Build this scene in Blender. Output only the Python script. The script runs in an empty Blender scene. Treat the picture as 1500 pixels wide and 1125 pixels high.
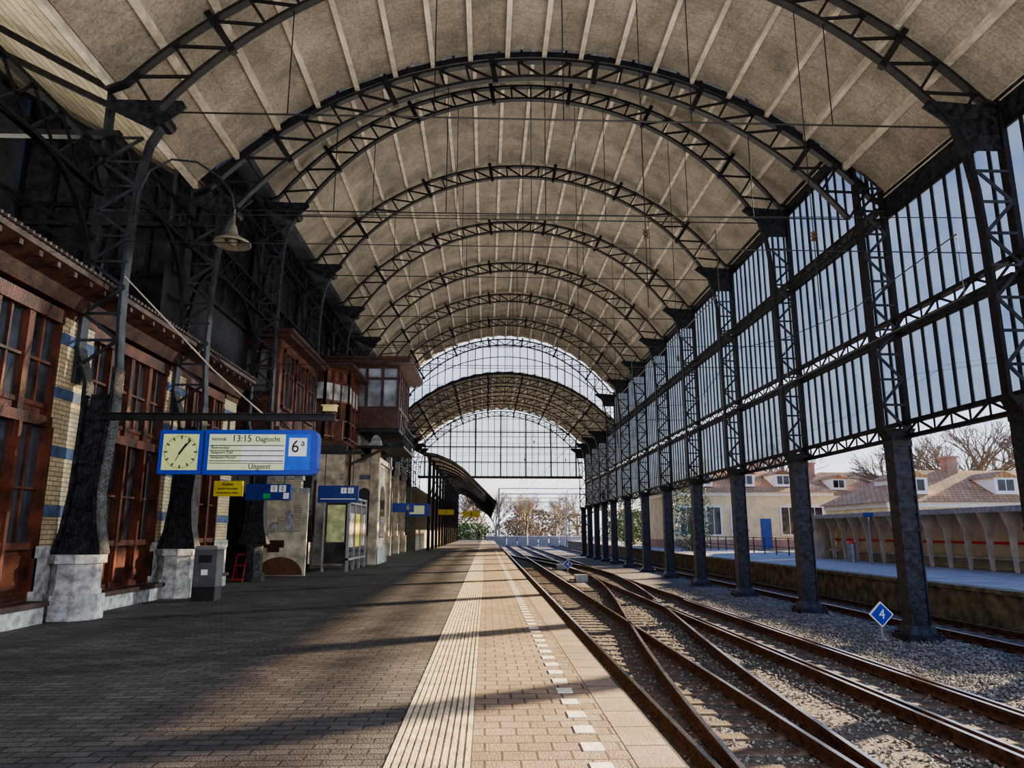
import bpy, math, random, bmesh
from mathutils import Vector, Matrix
random.seed(7)
C = bpy.context.scene.collection
PI = math.pi
V = Vector

# ---------------------------------------------------------------- materials
def mat(name, col, rough=0.7, metal=0.0, var=0.25, scale=6.0, bump=0.0, bscale=40.0, col2=None, emit=0.0):
    m = bpy.data.materials.new(name); m.use_nodes = True
    nt = m.node_tree; N = nt.nodes; L = nt.links
    b = N['Principled BSDF']; b.inputs['Roughness'].default_value = rough; b.inputs['Metallic'].default_value = metal
    tc = N.new('ShaderNodeTexCoord'); n = N.new('ShaderNodeTexNoise'); n.inputs['Scale'].default_value = scale
    n.inputs['Detail'].default_value = 5
    L.new(tc.outputs['Object'], n.inputs['Vector'])
    r = N.new('ShaderNodeValToRGB'); L.new(n.outputs['Fac'], r.inputs['Fac'])
    c2 = col2 if col2 else tuple(min(1, c*(1+var)) for c in col)
    c1 = tuple(c*(1-var) for c in col) if not col2 else col
    r.color_ramp.elements[0].position = 0.35; r.color_ramp.elements[1].position = 0.65
    r.color_ramp.elements[0].color = (*c1, 1); r.color_ramp.elements[1].color = (*c2, 1)
    L.new(r.outputs['Color'], b.inputs['Base Color'])
    if bump > 0:
        n2 = N.new('ShaderNodeTexNoise'); n2.inputs['Scale'].default_value = bscale
        L.new(tc.outputs['Object'], n2.inputs['Vector'])
        bp = N.new('ShaderNodeBump'); bp.inputs['Strength'].default_value = bump; bp.inputs['Distance'].default_value = 0.03
        L.new(n2.outputs['Fac'], bp.inputs['Height']); L.new(bp.outputs['Normal'], b.inputs['Normal'])
    if emit > 0:
        L.new(r.outputs['Color'], b.inputs['Emission Color']); b.inputs['Emission Strength'].default_value = emit
    return m

def brickmat(name, c1, c2, mortar, bw, rh, axes='XY', msize=0.01, rough=0.8, bump=0.4, big=0.5, offset=0.5, speck=0.0):
    m = bpy.data.materials.new(name); m.use_nodes = True
    nt = m.node_tree; N = nt.nodes; L = nt.links
    b = N['Principled BSDF']; b.inputs['Roughness'].default_value = rough
    tc = N.new('ShaderNodeTexCoord'); sp = N.new('ShaderNodeSeparateXYZ'); cb = N.new('ShaderNodeCombineXYZ')
    L.new(tc.outputs['Object'], sp.inputs[0]); L.new(sp.outputs[axes[0]], cb.inputs['X']); L.new(sp.outputs[axes[1]], cb.inputs['Y'])
    br = N.new('ShaderNodeTexBrick'); L.new(cb.outputs[0], br.inputs['Vector'])
    br.inputs['Scale'].default_value = 1; br.inputs['Brick Width'].default_value = bw; br.inputs['Row Height'].default_value = rh
    br.inputs['Mortar Size'].default_value = msize; br.inputs['Color1'].default_value = (*c1, 1); br.inputs['Color2'].default_value = (*c2, 1)
    br.inputs['Mortar'].default_value = (*mortar, 1); br.offset = offset
    n = N.new('ShaderNodeTexNoise'); n.inputs['Scale'].default_value = 0.8; n.inputs['Detail'].default_value = 8; n.inputs['Roughness'].default_value = 0.7
    L.new(tc.outputs['Object'], n.inputs['Vector'])
    mr = N.new('ShaderNodeMapRange'); mr.inputs[1].default_value = .3; mr.inputs[2].default_value = .7; mr.inputs[3].default_value = big; mr.inputs[4].default_value = 1.2
    L.new(n.outputs['Fac'], mr.inputs[0])
    mx = N.new('ShaderNodeMix'); mx.data_type = 'RGBA'; mx.blend_type = 'MULTIPLY'; mx.inputs['Factor'].default_value = 1
    L.new(br.outputs['Color'], mx.inputs['A']); L.new(mr.outputs[0], mx.inputs['B'])
    res = mx.outputs['Result']
    if speck > 0:
        n4 = N.new('ShaderNodeTexNoise'); n4.inputs['Scale'].default_value = 16; n4.inputs['Detail'].default_value = 6; n4.inputs['Roughness'].default_value = .8
        L.new(tc.outputs['Object'], n4.inputs['Vector'])
        m4 = N.new('ShaderNodeMapRange'); m4.inputs[1].default_value = .35; m4.inputs[2].default_value = .65; m4.inputs[3].default_value = 1-speck; m4.inputs[4].default_value = 1+speck
        L.new(n4.outputs['Fac'], m4.inputs[0])
        x4 = N.new('ShaderNodeMix'); x4.data_type = 'RGBA'; x4.blend_type = 'MULTIPLY'; x4.inputs['Factor'].default_value = 1
        L.new(res, x4.inputs['A']); L.new(m4.outputs[0], x4.inputs['B']); res = x4.outputs['Result']
    L.new(res, b.inputs['Base Color'])
    n3 = N.new('ShaderNodeTexNoise'); n3.inputs['Scale'].default_value = 60; L.new(tc.outputs['Object'], n3.inputs['Vector'])
    ad = N.new('ShaderNodeMath'); ad.operation = 'MULTIPLY_ADD'; ad.inputs[1].default_value = -1
    L.new(br.outputs['Fac'], ad.inputs[0]); L.new(n3.outputs['Fac'], ad.inputs[2])
    bp = N.new('ShaderNodeBump'); bp.inputs['Strength'].default_value = bump; bp.inputs['Distance'].default_value = 0.012
    L.new(ad.outputs[0], bp.inputs['Height']); L.new(bp.outputs['Normal'], b.inputs['Normal'])
    return m

def glassmat(name, tcol, mixf, dcol, lo=.4):
    m = bpy.data.materials.new(name); m.use_nodes = True
    nt = m.node_tree; N = nt.nodes; L = nt.links
    N.remove(N['Principled BSDF']); out = N['Material Output']
    t = N.new('ShaderNodeBsdfTransparent')
    d = N.new('ShaderNodeBsdfTranslucent')
    tc = N.new('ShaderNodeTexCoord'); n = N.new('ShaderNodeTexNoise'); n.inputs['Scale'].default_value = .9; n.inputs['Detail'].default_value = 6
    L.new(tc.outputs['Object'], n.inputs['Vector'])
    r = N.new('ShaderNodeValToRGB'); L.new(n.outputs['Fac'], r.inputs['Fac'])
    r.color_ramp.elements[0].position = .3; r.color_ramp.elements[1].position = .7
    r.color_ramp.elements[0].color = (*[c*lo for c in dcol], 1); r.color_ramp.elements[1].color = (*dcol, 1)
    L.new(r.outputs[0], d.inputs[0])
    r2 = N.new('ShaderNodeValToRGB'); L.new(n.outputs['Fac'], r2.inputs['Fac'])
    r2.color_ramp.elements[0].position = .3; r2.color_ramp.elements[1].position = .7
    r2.color_ramp.elements[0].color = (*tcol, 1); r2.color_ramp.elements[1].color = (*[c*.82 for c in tcol], 1)
    L.new(r2.outputs[0], t.inputs[0])
    x = N.new('ShaderNodeMixShader'); x.inputs[0].default_value = mixf
    L.new(t.outputs[0], x.inputs[1]); L.new(d.outputs[0], x.inputs[2])
    g = N.new('ShaderNodeBsdfGlossy'); g.inputs['Roughness'].default_value = .1
    y = N.new('ShaderNodeMixShader'); y.inputs[0].default_value = .04
    L.new(x.outputs[0], y.inputs[1]); L.new(g.outputs[0], y.inputs[2]); L.new(y.outputs[0], out.inputs[0])
    return m

IRON = mat('iron_paint', (.011, .01, .012), .5, .2, .5, 5, .25, 60)
IRON2 = mat('iron_bluegrey', (.03, .034, .045), .5, .3, .5, 3, .2, 50)
RIVET = mat('riveted_iron', (.018, .02, .027), .42, .3, .8, 7, .7, 30)
CREAM = mat('cream_paint', (.47, .42, .34), .75, 0, .25, 3)
STONE = mat('stone', (.38, .38, .38), .85, 0, .4, 7, .6, 40)
PALE = mat('pale_stone', (.56, .5, .39), .85, 0, .4, 2.5, .4, 30)
WOOD = mat('red_wood', (.088, .024, .012), .42, 0, .65, 2.5, .2, 25)
WOODB = mat('brown_timber', (.11, .045, .025), .5, 0, .5, 2.5, .2, 25)
WOODD = mat('dark_wood', (.045, .018, .012), .5, 0, .55, 4, .2, 25)
BLUE = mat('sign_blue', (.01, .045, .4), .35, 0, .08)
BLUE2 = mat('sign_blue_deep', (.01, .03, .2), .35, 0, .1)
WHITE = mat('white_paint', (.8, .8, .78), .5, 0, .06)
FACE = mat('clock_face', (.5, .55, .24), .4, 0, .05, 6, emit=.25)
PANEL = mat('display_panel', (.52, .58, .36), .4, 0, .05, 6, emit=.25)
BLACK = mat('black_paint', (.01, .01, .012), .6, 0, .2)
YEL = mat('yellow_sign', (.85, .68, .02), .5, 0, .08)
RED = mat('red_paint', (.6, .03, .02), .5, 0, .15)
REDD = mat('dark_red_paint', (.3, .02, .015), .5, 0, .15)
RUST = mat('rail_rust', (.11, .05, .025), .8, .2, .5, 8, .4, 50)
STEEL = mat('rail_steel', (.66, .6, .54), .25, 1, .2, 3)
SLEEP = mat('sleeper_wood', (.11, .08, .06), .9, 0, .45, 5, .6, 30)
STEELG = mat('steel_grey', (.3, .31, .33), .45, .5, .15, 4)
BING = mat('bin_grey', (.11, .115, .13), .45, .4, .2, 4)
LAMPM = mat('lamp_enamel', (.14, .125, .1), .6, .1, .3, 6)
TACT = mat('tactile_tile', (.52, .445, .33), .8, 0, .28, 5, .3, 40)
TACTD = mat('tactile_groove', (.23, .185, .135), .9, 0, .25, 5)
DASH = mat('white_tile', (.7, .66, .58), .7, 0, .15, 12, .2, 40)
CONC = mat('shelter_concrete', (.5, .46, .38), .9, 0, .2, 2, .3, 30)
CONCP = mat('platform_concrete', (.3, .28, .26), .9, 0, .15, 1.0, .2, 30)
MOSS = mat('mossy_wall', (.08, .075, .04), .95, 0, .3, 3, .5, 30, col2=(.26, .22, .15))
LEAF = mat('leaf_green', (.07, .13, .03), .7, 0, .5, 3)
BROWNLEAF = mat('brown_scrub', (.17, .13, .08), .9, 0, .4, .5, col2=(.3, .24, .16))
BARK = mat('bark', (.16, .12, .09), .9, 0, .3, 4)
FARTREE = mat('far_bark', (.2, .155, .105), .9, 0, .3, 1)
GRASS = mat('rough_ground', (.12, .13, .06), .95, 0, .4, .3, .4, 4, col2=(.25, .22, .16))
ORTILE = brickmat('roof_tile', (.5, .25, .09), (.6, .34, .14), (.24, .12, .05), .35, .35, 'XY', .03, .8, .6, .7)
DARKG = mat('dark_glass', (.03, .035, .045), .08, 0, .6, 1.5)
BRICKP = brickmat('cream_glazed_brick', (.66, .54, .34), (.5, .4, .24), (.18, .14, .1), .24, .085, 'YZ', .008, .45, .4, .6)
BRICKW = brickmat('cream_wall_brick', (.6, .5, .34), (.48, .4, .27), (.2, .17, .13), .24, .085, 'YZ', .008, .6, .4, .6)
BRICKX = brickmat('cream_end_brick', (.66, .58, .44), (.54, .47, .35), (.25, .21, .16), .24, .085, 'XZ', .008, .6, .4, .6)
REDBR = brickmat('red_brick', (.4, .2, .13), (.48, .26, .17), (.4, .35, .3), .25, .09, 'XZ', .01, .85, .3, .7)
CREAMW = mat('cream_render', (.8, .66, .38), .9, 0, .12, 1)
SHELW = mat('shelter_wall', (.6, .52, .4), .9, 0, .2, 1)
BAND = mat('blue_grey_glazed_band', (.07, .11, .2), .4, 0, .3, 6)
PAVE = brickmat('paving_brick', (.073, .066, .068), (.13, .115, .112), (.02, .018, .018), .27, .125, 'XY', .009, .75, .8, .38, speck=.25)
PAVE2 = brickmat('paving_light', (.25, .185, .13), (.33, .25, .175), (.08, .06, .045), .24, .2, 'XY', .009, .8, .7, .55, speck=.2)
COPE = brickmat('coping', (.27, .21, .155), (.33, .255, .19), (.06, .05, .04), .33, .5, 'XY', .012, .8, .5, .6, 0, speck=.2)
BALL = mat('ballast_base', (.11, .1, .09), .95, 0, .5, 14, 1, 22)
ROCK = mat('ballast_rock', (.13, .125, .12), .9, 0, .5, 3, .3, 40, col2=(.34, .325, .3))
ROOFM = brickmat('roof_boards', (.29, .26, .21), (.27, .24, .19), (.2, .175, .135), .24, 3.1, 'YX', .005, .95, .6, .5, speck=.34)
SIDER = brickmat('sunlit_side_boards', (.46, .4, .29), (.39, .335, .24), (.1, .085, .06), 4.0, .3, 'YX', .016, .9, .5, .6, speck=.25)  # warmer and lighter than the main roof: sunlight put into the board colour
GL = glassmat('station_glass', (.54, .64, .78), .34, (.17, .2, .25))
GLE = glassmat('end_glass', (.8, .86, .93), .25, (.3, .35, .42))

# ---------------------------------------------------------------- mesh builder
class MB:
    def __init__(s): s.v = []; s.f = []
    def box(s, x0, x1, y0, y1, z0, z1):
        b = len(s.v)
        s.v += [V((x, y, z)) for z in (z0, z1) for y in (y0, y1) for x in (x0, x1)]
        s.f += [[b+i for i in q] for q in ((0,2,3,1),(4,5,7,6),(0,1,5,4),(2,6,7,3),(0,4,6,2),(1,3,7,5))]
        return s
    def frus(s, x, y, z0, z1, a0, b0, a1, b1, x1=None, y1=None):
        x1 = x if x1 is None else x1; y1 = y if y1 is None else y1
        b = len(s.v)
        for (cx, cy, z, a, c) in ((x, y, z0, a0, b0), (x1, y1, z1, a1, b1)):
            for sy in (-1, 1):
                for sx in (-1, 1): s.v.append(V((cx+sx*a, cy+sy*c, z)))
        s.f += [[b+i for i in q] for q in ((0,2,3,1),(4,5,7,6),(0,1,5,4),(2,6,7,3),(0,4,6,2),(1,3,7,5))]
        return s
    def sweep(s, pts, prof, up=(0,0,1), closed=True):
        pts = [V(p) for p in pts]; up = V(up); b = len(s.v); n = len(prof)
        for i, p in enumerate(pts):
            t = (pts[min(i+1, len(pts)-1)]-pts[max(i-1, 0)]).normalized()
            sd = t.cross(up)
            if sd.length < 1e-5: sd = t.cross(V((1, 0, 0)))
            sd.normalize(); nn = sd.cross(t)
            for (a, c) in prof: s.v.append(p+sd*a+nn*c)
        for i in range(len(pts)-1):
            for j in range(n):
                k = (j+1) % n
                s.f.append([b+i*n+j, b+i*n+k, b+(i+1)*n+k, b+(i+1)*n+j])
        s.f.append([b+j for j in reversed(range(n))]); s.f.append([b+(len(pts)-1)*n+j for j in range(n)])
        return s
    def bar(s, p, q, w, h=None, up=(0,0,1)):
        h = h or w
        return s.sweep([p, q], [(-w/2,-h/2),(w/2,-h/2),(w/2,h/2),(-w/2,h/2)], up)
    def path(s, pts, w, h, up=(0,0,1)):
        return s.sweep(pts, [(-w/2,-h/2),(w/2,-h/2),(w/2,h/2),(-w/2,h/2)], up)
    def tube(s, pts, r, n=8, up=(0,0,1)):
        return s.sweep(pts, [(r*math.cos(2*PI*k/n), r*math.sin(2*PI*k/n)) for k in range(n)], up)
    def cyl(s, x, y, z0, z1, r0, r1=None, n=16):
        r1 = r0 if r1 is None else r1
        b = len(s.v)
        for z, r in ((z0, r0), (z1, r1)):
            for k in range(n): s.v.append(V((x+r*math.cos(2*PI*k/n), y+r*math.sin(2*PI*k/n), z)))
        for k in range(n): s.f.append([b+k, b+(k+1) % n, b+n+(k+1) % n, b+n+k])
        s.f.append([b+k for k in reversed(range(n))]); s.f.append([b+n+k for k in range(n)])
        return s
    def lathe(s, x, y, prof, n=20):
        b = len(s.v); m = len(prof)
        for (r, z) in prof:
            for k in range(n): s.v.append(V((x+r*math.cos(2*PI*k/n), y+r*math.sin(2*PI*k/n), z)))
        for i in range(m-1):
            for k in range(n): s.f.append([b+i*n+k, b+i*n+(k+1) % n, b+(i+1)*n+(k+1) % n, b+(i+1)*n+k])
        return s
    def prism(s, pts, axis, a0, a1):
        b = len(s.v); n = len(pts)
        for a in (a0, a1):
            for (p, q) in pts:
                s.v.append(V((p, a, q)) if axis == 'Y' else V((a, p, q)) if axis == 'X' else V((p, q, a)))
        for k in range(n): s.f.append([b+k, b+(k+1) % n, b+n+(k+1) % n, b+n+k])
        s.f.append([b+k for k in reversed(range(n))]); s.f.append([b+n+k for k in range(n)])
        return s
    def face(s, pts):
        b = len(s.v); s.v += [V(p) for p in pts]; s.f.append(list(range(b, b+len(pts)))); return s
    def build(s, name, m, parent=None, loc=None, smooth=False, label=None):
        me = bpy.data.meshes.new(name); me.from_pydata([tuple(v) for v in s.v], [], s.f); me.validate(); me.update()
        me.materials.append(m)
        bm = bmesh.new(); bm.from_mesh(me); bmesh.ops.recalc_face_normals(bm, faces=bm.faces); bm.to_mesh(me); bm.free()
        if smooth:
            for p in me.polygons: p.use_smooth = True
        o = bpy.data.objects.new(name, me); C.objects.link(o)
        if parent: o.parent = parent
        if loc: o.location = loc
        if label: o['label'] = label
        return o

def tag(o, label, cat, group=None, kind=None):
    o['label'] = label; o['category'] = cat
    if group: o['group'] = group
    if kind: o['kind'] = kind
    return o
def thing(name, label, cat, loc=(0,0,0), group=None, rz=0):
    o = bpy.data.objects.new(name, None); C.objects.link(o); o.empty_display_size = .2
    o.location = loc; o.rotation_euler = (0, 0, rz)
    return tag(o, label, cat, group)
def struct(name, mb, m, parent=None, loc=None, label=None):
    o = mb.build(name, m, parent, loc)
    if not parent: o['kind'] = 'structure'
    if label: o['label'] = label
    return o
def sroot(name, loc=(0,0,0), label=None):
    o = bpy.data.objects.new(name, None); C.objects.link(o); o.location = loc; o['kind'] = 'structure'
    if label: o['label'] = label
    return o
def dup(r, loc, label=None, group=None, rz=None):
    n = r.copy(); C.objects.link(n); n.location = loc
    if rz is not None: n.rotation_euler = (0, 0, rz)
    if label: n['label'] = label
    if group: n['group'] = group
    for ch in list(r.children):
        c = ch.copy(); C.objects.link(c); c.parent = n
        for g in list(ch.children):
            d = g.copy(); C.objects.link(d); d.parent = c
    return n
def text(s, size, loc, m, parent, name='lettering', rot=(PI/2, 0, 0), align='CENTER', ext=.004):
    cu = bpy.data.curves.new('t', 'FONT'); cu.body = s; cu.size = size; cu.align_x = align; cu.align_y = 'CENTER'; cu.extrude = ext
    to = bpy.data.objects.new('t', cu); C.objects.link(to)
    dg = bpy.context.evaluated_depsgraph_get(); dg.update()
    me = bpy.data.meshes.new_from_object(to.evaluated_get(dg))
    bpy.data.objects.remove(to)
    me.materials.clear(); me.materials.append(m)
    o = bpy.data.objects.new(name, me); C.objects.link(o); o.parent = parent; o.location = loc; o.rotation_euler = rot
    return o
ORD = ['nearest', 'second', 'third', 'fourth', 'fifth', 'sixth', 'seventh', 'eighth', 'ninth', 'tenth', 'eleventh', 'twelfth', 'thirteenth', 'fourteenth', 'fifteenth']

# ---------------------------------------------------------------- hall geometry
CX, HS = 1.5, 8.7
LOWK = dict(crown=14.1, spring=10.2, bc=13.6, be=9.6)
TALL = dict(crown=17.25, spring=12.8, bc=16.75, be=12.1)
def Rof(a, rise): return (a*a+rise*rise)/(2*rise)
def topz(k, dx):
    R = Rof(HS, k['crown']-k['spring']); return k['crown']-R+math.sqrt(max(0, R*R-dx*dx))
def botz(k, dx):
    R = Rof(8.05, k['bc']-k['be']); return k['bc']-R+math.sqrt(max(0, R*R-dx*dx))
YF = [4.2, 8.6, 13.0]
YT = [17.4+5.8*i for i in range(1, 8)]
YE = [62.5, 67.0, 71.5, 76.0]
STEP1, STEP2, YEND = 17.4, 58.0, 76.0

# ---------------------------------------------------------------- floor
struct('floor', MB().box(-14, -.66, -3, 170, -1.1, 0), PAVE, label='dark brick paved platform')
struct('floor_edge', MB().box(-.085, 1.0, -3, 170, -1.1, 0), PAVE2, label='lighter paving beside the platform edge')
struct('trim_1', MB().box(1.0, 1.33, -3, 170, -1.1, .002), COPE, label='platform edge coping stones')
r = sroot('trim_2', (0, 0, 0), 'ribbed pale tactile guide strip along the platform')
MB().box(-.66, -.085, -3, 170, -1.1, -.006).build('strip_base', TACTD, r)
mb = MB()
for k in range(11):
    x = -.655+k*.0525
    mb.box(x, x+.036, -3, 26, -.006, .004)
mb.build('ribs', TACT, r)
mb = MB()
for i in range(46):
    for j in range(7):
        mb.box(-.65+j*.08, -.60+j*.08, 26+i*.3, 26.18+i*.3, -.006, .01)
struct('trim_3', mb, DASH, label='studded white attention tiles on the guide strip')
mb = MB()
y = 4.0
while y < 60:
    mb.box(.69, .84, y, y+.2, 0, .006); y += .46
struct('trim_4', mb, DASH, label='row of white inset tiles marking the platform edge')
struct('ground', MB().box(1.2, 13.6, -3, 170, -1.5, -1.02), BALL, label='ballast bed')
struct('ground_far', MB().box(-160, 220, 170, 420, -1.8, -1.2), GRASS)
struct('ground_right', MB().box(22, 160, -20, 170, -1.6, -.05), GRASS)

mb = MB()
def stone(x, y, z, r):
    b = len(mb.v)
    dirs = [(1,0,0),(0,1,0),(-1,0,0),(0,-1,0),(0,0,1),(0,0,-1)]
    a = random.random()*6.28; ca, sa = math.cos(a), math.sin(a)
    for d in dirs:
        k = r*random.uniform(.6, 1.25); mb.v.append(V((x+(d[0]*ca-d[1]*sa)*k, y+(d[0]*sa+d[1]*ca)*k, z+d[2]*k*.7+random.uniform(-.2, .2)*r)))
    for i in range(4):
        j = (i+1) % 4; mb.f.append([b+i, b+j, b+4]); mb.f.append([b+j, b+i, b+5])
for i in range(34000):
    yy = 5+28*random.random()**1.5
    xx = random.uniform(7.35, 10.9) if random.random() < .65 else random.uniform(1.5, 7.4)
    z = -1.0 if xx > 7.4 or 4.2 < xx < 5.6 else -1.02
    stone(xx, yy, z+random.uniform(-.012, .015), random.uniform(.018, .038))
tag(mb.build('ballast_stones', ROCK), 'loose grey crushed stone ballast lying around the tracks', 'ballast', kind='stuff')

# ---------------------------------------------------------------- tracks
RP = [(-.07, 0), (.07, 0), (.07, .015), (.015, .035), (.015, .11), (.036, .12), (.036, .16), (-.036, .16), (-.036, .12), (-.015, .11), (-.015, .035), (-.07, .015)]
HP = [(-.03, .16), (.03, .16), (.03, .164), (-.03, .164)]
def rail(label, pts, group='running rails'):
    pts = [(p[0], p[1], -1.0) for p in pts]
    t = thing('rail', label, 'rail', (0, 0, 0), group)
    MB().sweep(pts, RP).build('rail_body', RUST, t); MB().sweep(pts, HP).build('running_surface', STEEL, t)
    return t
XA, XB, XC = 3.08, 6.42, 11.9
def sstep(t): t = max(0, min(1, t)); return 3*t*t-2*t*t*t
def straight(x, y0=2, y1=165): return [(x, y0), (x, y1)]
names = {XA: 'the track nearest the brick platform', XB: 'the middle track', XC: 'the far track beyond the iron columns'}
for X, nm in names.items():
    rail('left running rail of '+nm, straight(X-.7175)); rail('right running rail of '+nm, straight(X+.7175))
div = [(XA+(XB-XA)*sstep((y-1)/41.), y) for y in [1+i*1.0 for i in range(43)]]
rail('left curved rail of the crossover leaving the nearest track', [(x-.7175+.0, y) for x, y in div if y > 4])
rail('right curved rail of the crossover leaving the nearest track', [(x+.7175, y) for x, y in div if y > 4])
div2 = [(XB-(XB-XA)*sstep((y-44)/36.), y) for y in range(44, 81)]
rail('left rail of the far crossover back to the nearest track', [(x-.7175, y) for x, y in div2])
rail('right rail of the far crossover back to the nearest track', [(x+.7175, y) for x, y in div2])
rail('check rail inside the right rail of the middle track', straight(XB+.55, 2, 26), 'check rails')
rail('check rail inside the left rail of the middle track', straight(XB-.55, 2, 26), 'check rails')
sm = MB().frus(0, 0, -.17, 0, 1.3, .13, 1.28, .12)
sm.box(-.9, -.53, -.1, .1, 0, .012); sm.box(.53, .9, -.1, .1, 0, .012)
s0 = sm.build('sleeper', SLEEP)
def sleepers(X, y0, y1, lab, stepy=.62, first=False):
    y = y0; k = 0
    while y < y1:
        o = s0 if first and k == 0 else s0.copy()
        if not (first and k == 0): C.objects.link(o)
        o.location = (X, y, -1.0)
        if X == XA and y < 34:
            o.scale = (1+.25*sstep((y-6)/25.), 1, 1); o.location.x = X+.33*sstep((y-6)/25.)
        tag(o, lab, 'sleeper', lab.replace('wooden sleeper', 'sleepers'))
        y += stepy; k += 1
sleepers(XA, 5.2, 52, 'wooden sleeper under the track nearest the brick platform', first=True)
sleepers(XB, 5.5, 52, 'wooden sleeper under the middle track')
sleepers(XC, 14, 60, 'wooden sleeper under the far track beyond the columns', .65)

# ---------------------------------------------------------------- right columns
def lattice(mb, p0, q0, p1, q1, n, w=.05):
    p0, q0, p1, q1 = map(V, (p0, q0, p1, q1))
    for i in range(n):
        a = i/n; c = (i+1)/n
        A = p0.lerp(p1, a); B = q0.lerp(q1, a); D = p0.lerp(p1, c); E = q0.lerp(q1, c)
        mb.bar(A, E, w, w*.4, (0, 1, 0)) if i % 2 == 0 else mb.bar(B, D, w, w*.4, (0, 1, 0))
        mb.bar(D, E, w*.8, w*.4, (0, 1, 0))
def right_column(kind, label, loc, group):
    K = LOWK if kind == 'low' else TALL
    t = thing('iron_column', label, 'column', loc, group)
    o = 1.0
    b = MB().frus(0, 0, -.02, .14, .42, .36, .42, .36).frus(0, 0, .14, .34, .34, .3, .26, .24)
    for sx in (-.36, .36):
        for sy in (-.3, .3): b.cyl(sx, sy, .14, .2, .03, n=6)
    b.build('base', RIVET, t)
    s = MB().box(-.24, -.2, -.2, .2, .3, 4.85).box(.2, .24, -.2, .2, .3, 4.85).box(-.2, .2, -.02, .02, .3, 4.85)
    s.box(-.19, .19, -.18, -.15, .3, 4.85).box(-.25, .25, -.22, .22, 2.5, 2.58).box(-.25, .25, -.22, .22, 4.55, 4.7)
    for k in range(14):
        for sx in (-.21, .21): s.cyl(sx, -.2, .5+k*.3, .53+k*.3, .02, n=6)
    s.build('shaft', RIVET, t)
    MB().frus(0, 0, 4.7, 5.0, .24, .2, .42, .16).build('capital', IRON, t)
    zt = K['spring']+o
    MB().bar((.3, 0, 4.9), (.3, 0, zt), .12, .2, (0, 1, 0)).build('outer_post', IRON, t)
    zin = K['be']+o
    pts = [(-.35, 0, 4.9), (-.35, 0, zin-3.6), (-.36, 0, zin-2.4), (-.4, 0, zin-1.4), (-.5, 0, zin-.6), (-.68, 0, zin)]
    MB().path(pts, .2, .08, (1, 0, 0)).build('inner_flange', IRON, t)
    l = MB(); n = int((zin-1.0-4.9)/.62)
    lattice(l, (.26, -.09, 4.95), (-.32, -.09, 4.95), (.26, -.09, zin-1.0), (-.4, -.09, zin-1.0), n, .07)
    l.build('lattice_bracing', IRON2, t)
    g = MB().prism([(.3, zin-.5), (-.5, zin-.5), (-.7, zin), (-1.3, zin+.45), (-1.15, zin+.6), (.3, zin+.5)], 'Y', -.02, .02)
    g.build('gusset_plate', RIVET, t)
    return t
ys = YF+[STEP1]+YT+YE
protoL = right_column('low', 'nearest dark riveted iron column of the glazed right side', (10.2, ys[0], -1.0), 'right hand iron columns')
protoT = None
for i, y in enumerate(ys):
    tall = STEP1 <= y <= STEP2+.1
    nm = (ORD[i-2] if i >= 2 else ['beside the camera', 'just ahead of the camera'][i])
    lab = ('%s dark riveted iron column in the right row counted from the right picture edge' % nm) if i >= 2 else 'dark riveted iron column outside the frame, %s' % nm
    if tall:
        if protoT is None: protoT = right_column('tall', lab, (10.2, y, -1.0), 'right hand iron columns')
        else: dup(protoT, (10.2, y, -1.0), lab)
    elif i == 0: protoL['label'] = lab
    else: dup(protoL, (10.2, y, -1.0), lab)

wn = 0
def glazed_bay(y0, y1, tiers, x=10.56):
    global wn; wn += 1
    r = sroot('window_%d' % wn, (x, y0, 0), 'tall glazed bay between two right columns')
    w = y1-y0; fr = MB(); gl = MB(); n = max(6, round(w/.48))
    for (a, b) in tiers:
        for i in range(n+1):
            yy = i*w/n; hw = .045 if i % 3 == 0 else .028; fr.box(-.035, .035, yy-hw, yy+hw, a, b)
        fr.box(-.05, .05, 0, w, a-.06, a+.04).box(-.05, .05, 0, w, b-.04, b+.06)
        gl.box(-.006, .006, .02, w-.02, a, b)
    fr.build('mullions', IRON, r); gl.build('glass', GL, r)
    return r
gproto = {}
def girder(y0, y1, z0, z1, label, x=10.4):
    key = (round(y1-y0, 2), round(z1-z0, 2))
    if key in gproto: return dup(gproto[key], (x, y0, z0), label)
    t = thing('lattice_girder', label, 'girder', (x, y0, z0), 'lattice girders along the glazed side')
    w = y1-y0; h = z1-z0
    MB().box(-.08, .08, .05, w-.05, -.045, .045).build('bottom_flange', IRON, t)
    MB().box(-.08, .08, .05, w-.05, h-.045, h+.045).build('top_flange', IRON, t)
    b = MB(); n = round(w/.6)
    for i in range(n):
        a, c = i*w/n, (i+1)*w/n
        b.bar((0, a, 0 if i % 2 else h), (0, c, h if i % 2 else 0), .05, .035, (1, 0, 0)).bar((0, c, 0), (0, c, h), .04, .03, (1, 0, 0))
    b.build('web', IRON, t); gproto[key] = t
    return t
for i in range(len(ys)-1):
    y0, y1 = ys[i], ys[i+1]
    tall = STEP1 <= y0 < STEP2
    tiers = [(4.2, 6.4), (6.88, 9.62)] + ([(9.95, 12.4)] if tall else [])
    glazed_bay(y0, y1, tiers)
    pos = 'bay %s' % ('beside the camera' if i < 1 else 'outside the right picture edge' if i < 2 else 'after the %s column' % ORD[i-2])
    girder(y0, y1, 3.8, 4.14, 'lower lattice girder under the glass of the right side, '+pos)
    girder(y0, y1, 6.47, 6.81, 'middle lattice girder between glass tiers of the right side, '+pos)
    if tall: girder(y0, y1, 9.62, 9.9, 'upper lattice girder between glass tiers of the right side, '+pos)
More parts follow.
